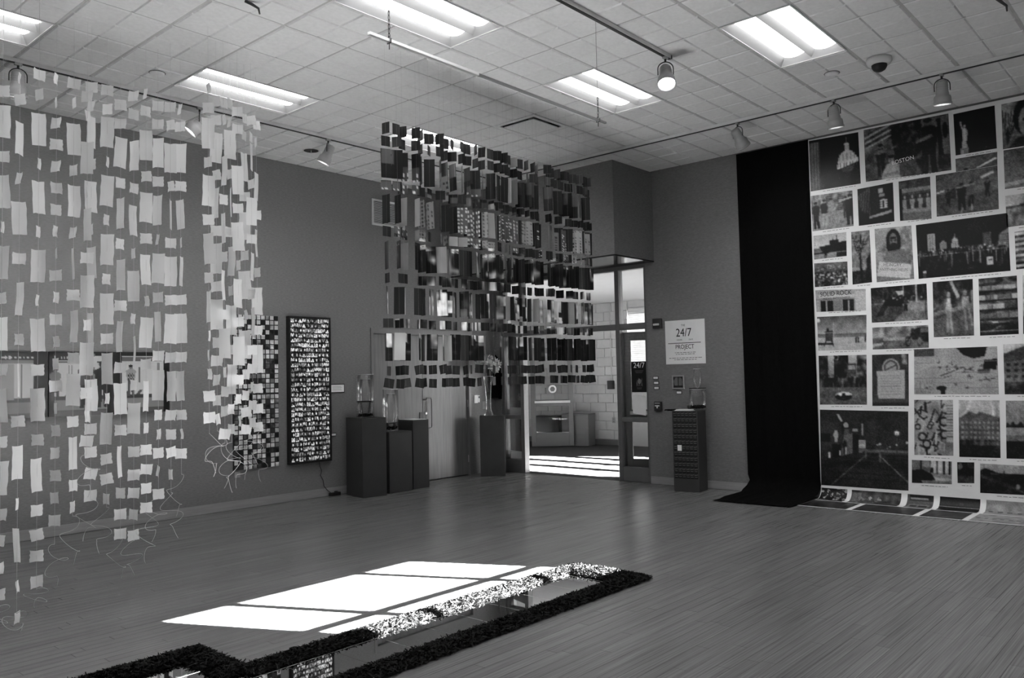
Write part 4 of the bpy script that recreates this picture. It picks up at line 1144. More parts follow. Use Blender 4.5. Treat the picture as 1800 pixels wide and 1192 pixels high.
def P_portrait(p):
    p.grad(.55, .4).noise(.15, 20, 12).rect(0, .75, 1, 1, .35)
    for k in range(7): p.line(.1, .9, .02 + .06 * k, .15 + .05 * (k % 3), .008, .15)
    p.ell(.42, .36, .2, .38, .07).ell(.47, .46, .15, .32, .5).ell(.42, .42, .03, .03, .12).ell(.53, .42, .03, .03, .12).poly([(.47, .45), (.50, .56), (.46, .56)], .35).rect(.43, .64, .52, .66, .2).poly([(.1, 1), (.9, 1), (.75, .78), (.3, .78)], .18)
def P_pavement(p):
    p.grad(.34, .5).noise(.04, 30, 20).line(0, .35, 1, .3, .006, .25).poly([(0, .85), (1, .7), (1, .8), (0, .95)], .7).ell(.85, .45, .06, .06, .3)
def P_band(p):
    p.grad(.5, .45).noise(.25, 26, 9, 0, 0, 1, .5).rect(0, .5, 1, 1, .55).noise(.05, 20, 10, 0, .5, 1, 1)
    for k in range(8): p.line(.3, .1 + .06 * k, 1, .05 + .06 * k, .004, .2)
    p.person(.12, .95, .75, .12, .08, .4).person(.32, .88, .72, .1, .62, .5).person(.48, .85, .7, .55, .5, .5).person(.82, .75, .6, .2, .2, .4).person(.93, .95, .85, .08, .12, .4, 1.2)
    p.line(.72, .25, .95, .2, .02, .7).ell(.7, .25, .04, .06, .65)
def P_sign(p):
    p.grad(.06, .05); p.poly([(0, .2), (.35, 0), (.35, .8), (.1, .6)], .3)
    for k in range(5): p.line(.02 + .07 * k, .7, .1 + .07 * k, .05, .012, .1)
    p.poly([(.45, .05), (.7, .05), (.9, .75), (.35, .82)], .12).rect(.58, .1, .72, .22, .62).rect(.60, .24, .76, .32, .55)
    for k in range(4): p.rect(.62, .40 + .06 * k, .82, .43 + .06 * k, .8)
    p.poly([(.66, .38), (.76, .38), (.8, .62), (.66, .62)], .75).poly([(.7, .42), (.74, .42), (.73, .6), (.68, .6)], .1)
    p.poly([(.32, .78), (.93, .68), (.93, .76), (.32, .84)], .62); p.rect(0, .86, 1, 1, .04).rect(.05, .7, .3, 1, .03)
def P_colonnade(p):
    p.grad(.2, .45).noise(.06, 16, 8).rect(0, .22, 1, .30, .5).rect(0, .3, 1, .36, .3).rect(.1, .36, 1, .72, .22)
    for x in (.18, .42, .66, .9): p.ell(x, .42, .035, .04, .62).poly([(x - .06, .72), (x + .06, .72), (x + .07, .48), (x - .07, .48)], .6)
    p.rect(.1, .72, 1, .8, .55).rect(0, .8, 1, 1, .45).rect(0, .2, .1, 1, .06)
def P_ballet(p):
    p.grad(.36, .42, 0, .55).rect(0, .55, 1, 1, .34).noise(.04, 20, 15).poly([(.72, .2), (.92, .1), (.95, .15), (.74, .25)], .85).poly([(.02, .42), (.15, .38), (.15, .42), (.02, .46)], .8).rect(.0, .5, .25, .62, .3).ell(.28, .5, .06, .12, .2)
    p.person(.42, .9, .62, .08, .09, .3, 1.15).person(.57, .84, .55, .35, .1, .35).line(.35, .38, .62, .34, .014, .55).person(.83, .68, .42, .1, .1, .45).line(.82, .36, .87, .27, .012, .5).person(.2, .78, .4, .12, .08, .35)
    p.line(.44, .86, .40, .97, .014, .55).line(.58, .8, .585, .93, .013, .55)
def P_studio(p):
    p.grad(.34, .38).poly([(.45, .95), (.95, .35), (.98, .5), (.5, 1.0)], .85).rect(0, .9, 1, 1, .36).ell(.25, .9, .05, .1, .15)
def P_harbor(p):
    p.grad(.72, .6).rect(0, .35, 1, 1, .5).noise(.15, 18, 8, 0, .3, 1, 1).rect(.4, 0, .45, .4, .1).poly([(0, .35), (1, .28), (1, .36), (0, .42)], .3)
def P_ship(p):
    p.grad(.68, .75, 0, .55).rect(0, .7, 1, 1, .55).noise(.08, 30, 12, 0, .7, 1, 1).poly([(.18, .5), (1, .35), (1, .75), (.3, .78)], .12).rect(.5, .28, .75, .42, .15).rect(.68, .1, .70, .4, .1).rect(.58, .2, .6, .4, .1).rect(0, .72, .3, .78, .15).person(.37, .98, .5, .06, .06, .2).rect(.7, .8, 1, .98, .15)
def P_tree(p):
    p.grad(.5, .42).noise(.12, 10, 20); p.rect(0, .75, 1, 1, .2).rect(0, .68, 1, .75, .55)
    p.line(.5, .95, .45, .5, .05, .08)
    for k in range(14): p.line(.45 + .02 * (k % 3), .6 - .02 * k, .05 + .07 * k, .05 + .22 * ((k * 5) % 7) / 7, .016, .1)
    p.poly([(.7, .95), (.95, .95), (.95, .45), (.75, .55)], .1)
def P_hungry(p):
    p.grad(.6, .45).noise(.2, 12, 12, 0, .3, 1, .7).noise(.2, 18, 10, .6, 0, 1, .3)
    p.ell(.5, .28, .2, .24, .07).ell(.5, .27, .11, .16, .45).ell(.5, .38, .11, .09, .12).ell(.45, .25, .02, .015, .08).ell(.55, .25, .02, .015, .08).rect(.42, .19, .58, .22, .12).poly([(.22, .72), (.85, .66), (.78, .42), (.3, .44)], .42)
    p.poly([(.1, .62), (.95, .72), (.88, .98), (.02, .88)], .72).rect(0, .45, .2, .6, .55)
def P_city(p):
    p.grad(.07, .1, 0, .5).noise(.07, 8, 5, .5, 0, 1, .45).rect(0, .48, 1, .58, .2).noise(.3, 60, 18, 0, .48, 1, .6).rect(0, .6, 1, 1, .1).noise(.12, 40, 16, 0, .6, 1, 1)
    p.rect(.13, .2, .21, .52, .62).windows(.13, .22, .21, .5, 6, 10, .35).poly([(.26, .5), (.34, .5), (.34, .4), (.30, .34), (.26, .4)], .5).poly([(.385, .5), (.475, .5), (.46, .34), (.44, .32), (.43, .22), (.42, .32), (.40, .34)], .62).windows(.39, .36, .47, .5, 5, 6, .4)
    p.rect(.73, .28, .82, .52, .3).windows(.73, .3, .82, .5, 6, 8, .55, .5, .5).poly([(.88, .55), (1, .55), (1, .25), (.9, .34)], .5).windows(.9, .34, 1, .54, 5, 6, .25)
    p.dots(60, 0, .5, 1, .6, .006, (.5, .95))
    for k in range(26):
        x = p.r.random(); p.rect(x, .6, x + .008, .62 + .25 * p.r.random(), .3 + .5 * p.r.random(), .8)
    p.rect(.76, .72, .83, .86, .75).ell(.78, .77, .008, .012, .1).ell(.805, .77, .008, .012, .1).rect(.06, .86, .10, 1, .7).rect(0, .9, 1, 1, .05, .6)
def P_crates(p):
    p.grad(.3, .2)
    for k in range(7): p.rect(0, .03 + .14 * k, 1, .10 + .14 * k, .72 if k % 2 == 0 else .5)
    p.noise(.2, 14, 14)
def P_crowd(p):
    p.grad(.42, .32, 0, .45).rect(0, .4, 1, 1, .2).dots(130, 0, .42, 1, 1, .03, (.05, .8)).dots(20, .1, .1, .9, .35, .02, .65)
def P_church(p):
    p.a[:] = .62; p.noise(.04, 20, 8).rect(.05, .03, .78, .42, .6).rect(.07, .24, .78, .36, .75).rect(0, .45, .78, .48, .45).rect(.10, .5, .35, 1, .12).rect(.54, .48, .77, 1, .15).rect(.36, .5, .53, .95, .5)
    p.rect(.21, .5, .235, 1, .65).rect(.65, .5, .67, 1, .65).rect(.79, .1, 1, 1, .7)
def P_bull(p):
    p.grad(.1, .22, 0, .45).noise(.18, 26, 10, 0, 0, 1, .5).rect(0, .5, 1, 1, .5).noise(.06, 40, 25, 0, .5, 1, 1).poly([(0, .5), (.45, .5), (.65, .62), (.4, 1), (0, 1)], .3).poly([(.08, .85), (.22, .8), (.3, .55), (.55, .6), (.6, .45), (.68, .3), (.55, .38), (.38, .3), (.25, .42)], .1).ell(.62, .42, .06, .1, .08)
    p.rect(.58, 0, .6, .3, .7).rect(.80, 0, .82, .5, .65).rect(.95, .1, .97, .9, .12).person(.62, .72, .4, .25, .1, .4).dots(12, .1, .3, .95, .5, .012, .7).poly([(.45, .15), (.6, .15), (.6, .25), (.5, .28)], .7)
def P_ladies(p):
    p.grad(.12, .3, 0, .5).noise(.15, 16, 14, 0, 0, 1, .5).rect(0, .5, 1, 1, .34).noise(.05, 20, 14, 0, .5, 1, 1).poly([(0, .55), (1, .42), (1, .5), (0, .62)], .5)
    p.poly([(.42, .02), (.5, .02), (.68, .3), (.6, .33)], .65)
    p.ell(.4, .25, .05, .05, .5).poly([(.3, .55), (.48, .55), (.44, .32), (.36, .32)], .62).line(.37, .55, .36, .9, .03, .5).line(.43, .55, .47, .92, .03, .55)
    p.ell(.80, .24, .05, .05, .5).poly([(.7, .5), (.9, .5), (.88, .3), (.72, .3)], .55).line(.78, .5, .82, .88, .028, .5).line(.87, .5, .96, .82, .025, .5).poly([(.93, .2), (1, .2), (1, .5), (.92, .5)], .5).noise(.1, 20, 6, .3, .32, .9, .55)
def P_books(p):
    p.a[:] = .32; p.noise(.25, 10, 26)
    for k, y in enumerate((.14, .30, .46, .62, .76)):
        p.rect(0, y + .09, 1, y + .12, .12)
        x = 0
        while x < 1:
            w_ = .08 + .28 * p.r.random(); p.rect(x, y, x + w_ - .02, y + .08, .25 + .55 * p.r.random()); x += w_
    p.rect(0, .78, 1, 1, .16).rect(.0, .92, 1, .935, .6).line(.3, .92, .55, .84, .012, .6)
def P_avenue(p):
    p.grad(.75, .4).noise(.2, 12, 16, 0, .3, 1, 1).rect(0, .7, 1, 1, .2)
def P_beach(p):
    p.grad(.36, .62, 0, .5).noise(.08, 8, 8, 0, 0, 1, .5).rect(0, .55, 1, .62, .45).rect(0, .62, 1, 1, .68).noise(.04, 30, 20, 0, .6, 1, 1).rect(.17, .48, .32, .72, .28).poly([(.15, .46), (.34, .46), (.3, .42), (.2, .42)], .2).ell(.22, .4, .02, .05, .12).rect(.33, .2, .345, .62, .7).line(.18, .72, .14, .85, .012, .12).line(.3, .72, .33, .85, .012, .12).rect(0, .76, .3, .82, .2)
    p.person(.79, .78, .16, .2, .2, .3).person(.83, .78, .16, .2, .2, .3).person(.97, .76, .16, .2, .2, .3).ell(.03, .12, .04, .06, .85)
def P_bicycle(p):
    p.grad(.5, .45, 0, .55).noise(.25, 12, 4, 0, 0, 1, .55).rect(0, .5, 1, 1, .4).noise(.06, 8, 30, 0, .5, 1, 1).poly([(0, .75), (.2, .7), (.2, .8), (0, .9)], .7).rect(.2, .5, .6, .62, .6)
    p.poly([(.68, .35), (.8, .1), (1, .1), (1, .75), (.72, .6)], .12).rect(.85, .15, 1, .32, .35)
    for x in (.64, .84): p.ell(x, .68, .05, .22, .12).ell(x, .68, .038, .17, .4)
    p.line(.64, .65, .72, .3, .014, .1).ell(.73, .22, .03, .1, .2)
def P_square(p):
    p.grad(.75, .5, 0, .4).rect(0, 0, .2, .45, .15).noise(.2, 12, 14, 0, 0, .2, .45).rect(.33, 0, .62, .5, .14).noise(.25, 16, 14, .33, 0, .62, .5).rect(.6, .18, .78, .45, .3).rect(.62, .2, .76, .3, .6).rect(.8, 0, 1, .6, .35).noise(.3, 18, 16, .8, 0, 1, .6).rect(0, .45, 1, .65, .2).noise(.3, 24, 10, 0, .42, 1, .66).rect(0, .65, 1, 1, .36).noise(.06, 12, 12, 0, .65, 1, 1)
    p.ell(.38, .05, .05, .05, .7).ell(.38, .05, .035, .035, .1).ell(.52, .8, .17, .06, .75).ell(.52, .84, .17, .07, .08).ell(.45, .79, .04, .03, .9).ell(.6, .78, .05, .03, .85)
    p.poly([(.1, .65), (.3, .65), (.3, .45), (.12, .45)], .08)
def P_grave(p):
    p.grad(.22, .28).noise(.06, 10, 8).rect(.8, 0, .95, .2, .45).noise(.3, 30, 20, .8, 0, .95, .2).ell(.52, .26, .23, .17, .62).ell(.52, .26, .19, .14, .3).ell(.52, .26, .15, .11, .6).line(.4, .3, .64, .22, .02, .3).poly([(.14, .33), (.9, .31), (.88, .86), (.17, .86)], .66)
    for k in range(8): p.rect(.24, .41 + .05 * k, .80, .425 + .05 * k, .56)
    p.rect(0, .86, 1, .93, .3).rect(0, .93, 1, 1, .2)
def P_notes(p):
    p.a[:] = .62; p.noise(.05, 8, 6).rect(0, 0, .25, .18, .3).poly([(.52, 0), (.88, 0), (.85, .2), (.72, .24), (.6, .16)], .06).poly([(.84, .28), (.99, .26), (.98, .48), (.83, .46)], .06).rect(.77, .46, .9, .56, .3)
    for k in range(6): p.line(0, .32 + .11 * k, 1, .30 + .11 * k, .0025, .5)
    p.line(.33, .6, .6, .42, .005, .15).line(.6, .42, .63, .48, .005, .15).line(.36, .64, .45, .6, .004, .2).line(.63, .48, .72, .42, .004, .25)
    for k in range(16): x = .05 + .8 * p.r.random(); y = .25 + .6 * p.r.random(); p.line(x, y, x + .03 + .05 * p.r.random(), y + .06 * (p.r.random() - .5), .004, .25).line(x + .02, y - .03, x + .03, y + .03, .004, .25)
    for k in range(9): p.line(.04 + .02 * k, .98, .02 + .03 * k, .7, .003, .45)
    p.ell(.34, .86, .06, .05, .08).rect(.33, .86, .38, 1, .1).line(.78, .7, .95, .66, .005, .2).line(.84, .62, .9, .72, .005, .2)
def P_house(p):
    p.grad(.75, .7, 0, .2).poly([(0, .25), (.5, .1), (1, .2), (1, .75), (0, .75)], .42).poly([(0, .2), (.4, .05), (.6, .3), (0, .36)], .3).windows(.02, .35, .9, .7, 6, 3, .15).rect(0, .75, 1, 1, .22).poly([(.15, .95), (.25, .8), (.6, .78), (.7, .95)], .12).noise(.12, 16, 14, 0, .6, 1, 1)
def P_boardwalk(p):
    p.grad(.16, .22, 0, .5).noise(.03, 10, 10).rect(0, .55, 1, 1, .17)
    p.poly([(.5, .53), (.68, .53), (1, .82), (1, 1), (.12, 1)], .2)
    for k in range(24): y = .56 + .44 * (k / 24) ** 1.6; p.line(0, y, 1, y, .0018, .12)
    p.poly([(0, .1), (.25, .22), (.25, .6), (0, .63)], .22).poly([(.2, .06), (.23, .06), (.27, .15), (.25, .16)], .65).rect(0, .32, .12, .42, .06).poly([(.15, .62), (.24, .62), (.24, .45), (.15, .45)], .06).ell(.31, .2, .03, .035, .6).rect(.29, .25, .35, .35, .35).poly([(.25, .6), (.38, .56), (.38, .3), (.28, .34)], .4).poly([(.28, .58), (.31, .58), (.31, .42), (.29, .38), (.27, .44)], .15)
    p.rect(.17, .27, .21, .42, .6).ell(.19, .33, .03, .05, .65).rect(.38, .24, .44, .28, .6).rect(.455, .38, .53, .49, .7).rect(.49, .17, .505, .33, .6).rect(.38, .32, .45, .55, .12)
    for k in range(6): p.rect(.46, .39 + .017 * k, .525, .396 + .017 * k, .45)
    p.line(.54, .57, .12, .99, .004, .5).line(.68, .57, 1, .9, .005, .55)
    for (x, y, r_) in ((.875, .28, .024), (.985, .4, .012), (.69, .43, .012), (.87, .43, .008), (.8, .46, .006), (.77, .48, .005), (.745, .495, .004), (.66, .44, .006)): p.ell(x, y, r_ * 1.6, r_ * 1.8, .45, .6).ell(x, y, r_, r_ * 1.1, .92); p.rect(x - .002, y, x + .002, .55, .3)
    p.rect(.53, .52, .7, .54, .4).rect(.68, .53, 1, .56, .25).ell(.53, .58, .012, .05, .5, .6).ell(.69, .6, .015, .06, .5, .6).rect(.1, .56, .12, .63, .8).rect(.23, .53, .245, .6, .8).rect(.3, .48, .315, .58, .7)
def P_graffiti(p):
    p.a[:] = .55; p.noise(.15, 5, 6)
    for k in range(60):
        x, y, a = p.r.random() * .8, p.r.random(), p.r.random() * 6.28; q = .08 + .14 * p.r.random(); p.line(x, y, x + q * math.cos(a), y + q * math.sin(a), .012 + .016 * p.r.random(), .12 if p.r.random() < .7 else .72)
    for k in range(10): x, y = p.r.random() * .8, p.r.random(); q = .05 + .08 * p.r.random(); p.ell(x, y, q, q * .7, .1).ell(x, y, q * .65, q * .45, .6)
    p.rect(.82, 0, 1, .75, .66); [p.rect(.82, .1 + .05 * k, 1, .115 + .05 * k, .4) for k in range(12)]
def P_facade(p):
    p.grad(.72, .7, 0, .3).noise(.2, 12, 12, 0, 0, .3, .3).noise(.25, 12, 10, .78, 0, 1, .3).poly([(0, .35), (.25, .2), (.45, .25), (.5, .2), (.95, .3), (1, .35), (1, .75), (0, .75)], .38).windows(.05, .35, .98, .7, 9, 4, .58, .5).rect(0, .7, 1, .78, .2).noise(.2, 24, 8, 0, .68, 1, .8).rect(0, .78, 1, 1, .13).rect(.4, .72, .95, .78, .5, .5)
def P_lake(p):
    p.grad(.62, .5, 0, .4).noise(.04, 6, 6).rect(.28, .1, .3, .4, .6).poly([(0, .45), (.05, .36), (.1, .44), (.18, .36), (.25, .44), (.35, .36), (.45, .44), (1, .4), (1, .48), (0, .48)], .1).rect(0, .46, 1, .6, .55).rect(0, .6, 1, .7, .4).rect(0, .7, 1, 1, .1)
def P_writer(p):
    p.grad(.55, .5).rect(.22, 0, .25, .5, .2).rect(.45, 0, .47, .6, .2)
    for x in (.62, .78, .92): p.rect(x, 0, x + .04, .6, .08)
    p.rect(.48, 0, .6, .5, .75).rect(.66, 0, .77, .5, .8).rect(.82, 0, .91, .5, .78).rect(0, 0, .22, .4, .45).poly([(0, 1), (0, .45), (.3, .4), (.5, .6), (.6, .8), (.25, 1)], .07).ell(.38, .3, .1, .2, .42).ell(.36, .2, .1, .12, .6).poly([(.22, .85), (.95, .85), (1, 1), (.3, 1)], .45).poly([(.55, .7), (1, .75), (1, .86), (.6, .86)], .7).rect(.48, .3, .54, .5, .1)
def P_alley(p):
    p.grad(.12, .1).noise(.12, 8, 8).rect(0, .65, 1, 1, .25).ell(.2, .2, .12, .15, .4).rect(.6, .05, .9, .3, .2)
def P_bridge(p):
    p.grad(.68, .6, 0, .35).rect(0, .35, 1, 1, .12).poly([(0, .25), (.08, .15), (.3, .32), (.5, .45), (0, .6)], .1).rect(.15, .3, .4, .36, .3).rect(.35, .22, .37, .4, .1).noise(.06, 20, 10, 0, .4, 1, 1).poly([(0, .35), (.5, .7), (.7, .95), (.66, .95), (0, .45)], .22).ell(.56, .72, .03, .08, .5).rect(.3, .3, .9, .45, .14)
def P_bike2(p): p.a[:] = .06; p.dots(40, 0, .05, 1, .9, .05, (.3, .8)).dots(20, 0, .1, 1, .9, .07, (.03, .15))
def P_wide(p): p.a[:] = .22; p.rect(0, .1, .2, .6, .4).noise(.15, 14, 6).dots(30, .1, .3, .6, .7, .03, (.2, .6)).poly([(.7, 1), (.8, .75), (1, .8), (1, 1)], .06)
def P_shop(p): p.a[:] = .3; p.rect(.1, .05, .95, .3, .08).rect(.15, .13, .8, .2, .55).rect(.1, .45, .85, .85, .45).rect(.18, .52, .42, .75, .15).rect(.5, .52, .78, .75, .15)
def P_night(p): p.a[:] = .05; p.rect(0, .42, 1, .46, .5).noise(.12, 16, 6, 0, .6, 1, 1).rect(.5, .2, .6, .35, .15)
def P_pale(p): p.a[:] = .55; p.noise(.12, 16, 8); [p.rect(.05 + .12 * k, .5, .11 + .12 * k, .6, .35) for k in range(8)]
def P_floor(p): p.a[:] = .15; p.noise(.12, 14, 5)

LAB = dict(dome='lit dome at night', crew='crew in front of a truck reading BOSTON', statue='pale statue with raised arm on black', portrait='face of a man beside bare trees', pavement='plain grey pavement', band='street musicians',
           sign='tall lit sign at night', colonnade='row of figures on a facade', ballet='dancers in a studio', studio='studio wall above the dancers', harbor='harbour edge', ship='dark ship behind a standing person', tree='bare tree', hungry='bearded man holding a cardboard sign',
           city='city skyline at night over water', crates='stacked crates', crowd='crowd under lamps', church='building front reading SOLID ROCK', bull='dark bull statue on cobbles', ladies='two women in short skirts', books='shelves of books',
           avenue='pale avenue', beach='lifeguard hut on a beach', bicycle='cyclist rushing past a car', square='busy street with tall signs', grave='pale stone tablet with a round crest', notes='handwritten notes on lined paper', house='wooden houses',
           boardwalk='large wet boardwalk at night with street lamps', graffiti='graffiti covered wall', facade='large pale building behind trees', lake='tree line over a lake', writer='man leaning over papers', alley='small dark alley', bridge='dark railing against pale sky')
MURAL = [('dome', (3.707, 4.25), (3.131, 4.234), (3.708, 3.639), (3.126, 3.634)), ('crew', (3.071, 4.245), (2.187, 4.233), (3.069, 3.643), (2.183, 3.616)), ('statue', (2.14, 4.214), (1.751, 4.217), (2.136, 3.765), (1.749, 3.764)), ('portrait', (1.691, 4.214), (1.215, 4.212), (1.695, 3.742), (1.236, 3.734)), ('pavement', (1.691, 3.73), (1.236, 3.726), (1.695, 3.326), (1.254, 3.321)), ('band', (3.71, 3.584), (3.223, 3.572), (3.702, 3.158), (3.225, 3.157)), ('sign', (3.167, 3.575), (2.778, 3.587), (3.167, 3.149), (2.78, 3.147)), ('colonnade', (2.719, 3.585), (2.395, 3.584), (2.721, 3.142), (2.399, 3.121)), ('ballet', (2.339, 3.585), (1.752, 3.585), (2.347, 3.135), (1.758, 3.129)), ('studio', (2.14, 3.728), (1.747, 3.728), (2.14, 3.587), (1.752, 3.587)), ('harbor', (1.695, 3.254), (1.257, 3.26), (1.695, 2.929), (1.271, 2.939)), ('ship', (3.695, 3.102), (3.311, 3.097), (3.697, 2.818), (3.317, 2.817)), ('tree', (3.256, 3.089), (3.051, 3.085), (3.263, 2.479), (3.047, 2.487)), ('hungry', (2.996, 3.09), (2.607, 3.076), (2.996, 2.482), (2.601, 2.483)), ('city', (2.56, 3.073), (1.682, 3.077), (2.556, 2.478), (1.681, 2.478)), ('crates', (1.629, 2.872), (1.273, 2.893), (1.63, 2.486), (1.338, 2.496)), ('crowd', (3.699, 2.772), (3.312, 2.753), (3.7, 2.488), (3.315, 2.484)), ('church', (3.699, 2.451), (3.12, 2.417), (3.693, 2.192), (3.126, 2.172)), ('bull', (3.064, 2.42), (2.479, 2.42), (3.068, 2.026), (2.48, 2.025)), ('ladies', (2.418, 2.429), (2.03, 2.428), (2.43, 1.83), (2.041, 1.831)), ('books', (1.976, 2.423), (1.628, 2.424), (1.985, 1.825), (1.636, 1.826)), ('avenue', (1.577, 2.419), (1.285, 2.431), (1.597, 1.824), (1.311, 1.832)), ('beach', (3.69, 2.132), (3.123, 2.121), (3.69, 1.731), (3.139, 1.722)), ('bicycle', (3.065, 1.97), (2.48, 1.966), (3.07, 1.722), (2.484, 1.719)), ('square', (3.689, 1.671), (3.141, 1.664), (3.695, 1.094), (3.158, 1.097)), ('grave', (3.08, 1.662), (2.694, 1.66), (3.1, 1.083), (2.713, 1.086)), ('notes', (2.634, 1.708), (1.834, 1.708), (2.653, 1.214), (1.84, 1.212)), ('house', (1.779, 1.726), (1.316, 1.726), (1.787, 1.212), (1.338, 1.212)), ('boardwalk', (3.698, 1.035), (2.722, 1.025), (3.715, 0.149), (2.755, 0.155)), ('graffiti', (2.656, 1.153), (2.27, 1.154), (2.678, 0.552), (2.291, 0.559)), ('facade', (2.218, 1.152), (1.836, 1.15), (2.235, 0.551), (1.852, 0.558)), ('lake', (1.781, 1.147), (1.406, 1.148), (1.799, 0.555), (1.431, 0.563)), ('writer', (2.706, 0.495), (2.309, 0.498), (2.716, 0.245), (2.319, 0.256)), ('alley', (2.258, 0.494), (2.096, 0.5), (2.263, 0.273), (2.105, 0.282)), ('bridge', (2.041, 0.492), (1.434, 0.488), (2.054, 0.186), (1.447, 0.199))]
# the paper carries on past the right edge of the photograph
for q_, (nm_, ya_, yb_, za_, zb_) in enumerate((('facade', 1.17, .78, 4.21, 3.74), ('tree', .73, .42, 4.21, 3.74), ('crowd', 1.19, .70, 3.68, 3.33), ('house', 1.21, .76, 3.26, 2.93), ('lake', .71, .42, 3.26, 2.5),
                                        ('books', 1.22, .80, 2.87, 2.5), ('bridge', 1.24, .45, 2.42, 1.84), ('beach', 1.27, .48, 1.72, 1.22), ('graffiti', 1.36, .95, 1.15, .56), ('city', .90, .42, 1.15, .56), ('writer', 1.38, .80, .49, .22))):
    LAB[nm_] = LAB[nm_]
    MURAL.append((nm_, (ya_, za_), (yb_, za_), (ya_, zb_), (yb_, zb_)))
for k, (nm, tl, tr, bl_, br_) in enumerate(MURAL):
    wd_, ht_ = abs(tl[0] - tr[0]), abs(tl[1] - bl_[1])
    n = 118
    p = Paint(max(24, int(wd_ * n)), max(24, int(ht_ * n)), .4, 100 + k)
    globals()['P_' + nm](p)
    # fine photographic grain
    for _ in range(1):
        q = np.pad(p.a, 1, mode='edge'); p.a = (q[1:-1, 1:-1] * 2 + q[:-2, 1:-1] + q[2:, 1:-1] + q[1:-1, :-2] + q[1:-1, 2:]) / 6
    p.a = .5 + (p.a - .5) * 1.18 - .02
    if nm not in ('statue', 'notes', 'grave', 'church'): gn = .35 if nm in ('boardwalk', 'city', 'dome', 'graffiti', 'beach', 'sign', 'ship', 'hungry') else .75; p.noise(.09 * gn, p.w / 2.2, p.h / 2.2).noise(.10 * gn, p.w / 6, p.h / 6).noise(.08 * gn, p.w / 14, p.h / 14)
    p.a += .04 * p.r.standard_normal(p.a.shape)
    def pos(u, v, tl=tl, tr=tr, bl_=bl_, br_=br_):
        y = (tl[0] * (1 - u) + tr[0] * u) * (1 - v) + (bl_[0] * (1 - u) + br_[0] * u) * v
        z = (tl[1] * (1 - u) + tr[1] * u) * (1 - v) + (bl_[1] * (1 - u) + br_[1] * u) * v
        return sheet(4.262 - z, y, .0012)
    grid_print('photograph', p.out(), pos, MAT['print'], mural, LAB[nm])
xs_ = DR - .0205
text('BOSTON', .062, MAT['mural'], mural, face_right(xs_, 2.665, 3.815) @ Matrix.Rotation(.10, 4, 'Z'), xscale=.95)
text('SOLID ROCK', .078, MAT['ink'], mural, face_right(xs_, 3.46, 2.392), xscale=.80)
text('FREE WILL BAPTIST CHURCH', .030, MAT['ink'], mural, face_right(xs_, 3.455, 2.338), xscale=.80)
text('HUNGRY', .052, MAT['grey_ink'], mural, face_right(xs_, 2.82, 2.66) @ Matrix.Rotation(-.12, 4, 'Z'), xscale=.9)
text('ANYTHING HELPS', .046, MAT['grey_ink'], mural, face_right(xs_, 2.81, 2.605) @ Matrix.Rotation(-.12, 4, 'Z'), xscale=.8)
# tiny caption strokes under the photographs
cap = MB()
for (nm, tl, tr, bl_, br_) in MURAL:
    y = bl_[0] - .25 * (bl_[0] - br_[0]); e_ = br_[0] + .1 * (bl_[0] - br_[0])
    while y > e_:
        l_ = random.uniform(.015, .05); z_ = bl_[1] - .022 - random.uniform(0, .004)
        if z_ > .16: cap.box(DR - .0196, DR - .0188, max(y - l_, e_), y, z_, z_ + .005)
        y -= l_ + .012
obj('caption_strokes', cap, MAT['grey_ink'], mural)['kind'] = 'stuff'
# lower prints that roll round the curl, then prints lying on the floor
def roll(nm, y0, y1, s0, s1, lab):
    wd_ = abs(y0 - y1); p = Paint(max(20, int(wd_ * 110)), max(14, int((s1 - s0) * 110)), .3, 300 + int(y0 * 100))
    globals()['P_' + nm](p); p.a += .03 * p.r.standard_normal(p.a.shape)
    grid_print('photograph', p.out(), lambda u, v: sheet(s0 + (s1 - s0) * v, y0 + (y1 - y0) * u, .0012), MAT['print'], mural, lab)
c0, c1 = S1 + .005, S2 + .075
for nm, ya, yb, lab in (('bike2', 3.712, 3.415, 'row of motorcycles'), ('wide', 3.365, 2.83, 'dark street scene'), ('shop', 2.765, 2.50, 'shop front'), ('night', 2.44, 2.055, 'night scene with a pale line'), ('pale', 2.0, 1.3, 'pale ground')):
    roll(nm, ya, yb, c0, c1, lab + ' rolling round the curl')
for ya, yb in ((3.715, 3.20), (3.14, 2.53), (2.47, 2.08), (2.02, 1.45), (1.40, .8)):
    roll('floor' if ya > 2.05 else 'pale', ya, yb, c1 + .03, SE - .03, 'print lying on the floor')

# ------------------------------------------------------------------ hanging strands of white paper
def paper_mesh(w, h, bend, seed):
    m = MB(); nx, nz = 4, 5; r = random.Random(seed)
    jit = [[(r.uniform(-.003, .003), r.uniform(-.003, .003)) for _ in range(nx + 1)] for _ in range(nz + 1)]
    for k in range(nz + 1):
        for i_ in range(nx + 1):
            u_ = i_ / nx - .5; v_ = k / nz - .5
            m.v.append((u_ * w + (jit[k][i_][0] if i_ in (0, nx) else 0), bend * ((u_ * 2) ** 2 - .4) + bend * .5 * math.sin(v_ * 4 + seed), v_ * h + (jit[k][i_][1] if k in (0, nz) else 0) + .004 * (u_ * 2) ** 2 * (1 if k == nz else -1 if k == 0 else 0)))
    for k in range(nz):
        for i_ in range(nx): m.f.append((k * (nx + 1) + i_, k * (nx + 1) + i_ + 1, (k + 1) * (nx + 1) + i_ + 1, (k + 1) * (nx + 1) + i_))
    return m.mesh('paper_tag', MAT['hang_paper'], True)
TALL = [paper_mesh(.094, .238, b_, s_) for s_, b_ in enumerate((.006, -.009, .012, .003, -.005))]
SQ = [paper_mesh(.086, .079, b_, s_ + 20) for s_, b_ in enumerate((.005, -.008, .009, -.003))]
def ordinal(n): return '%d%s' % (n, 'th' if 10 <= n % 100 <= 20 else {1: 'st', 2: 'nd', 3: 'rd'}.get(n % 10, 'th'))
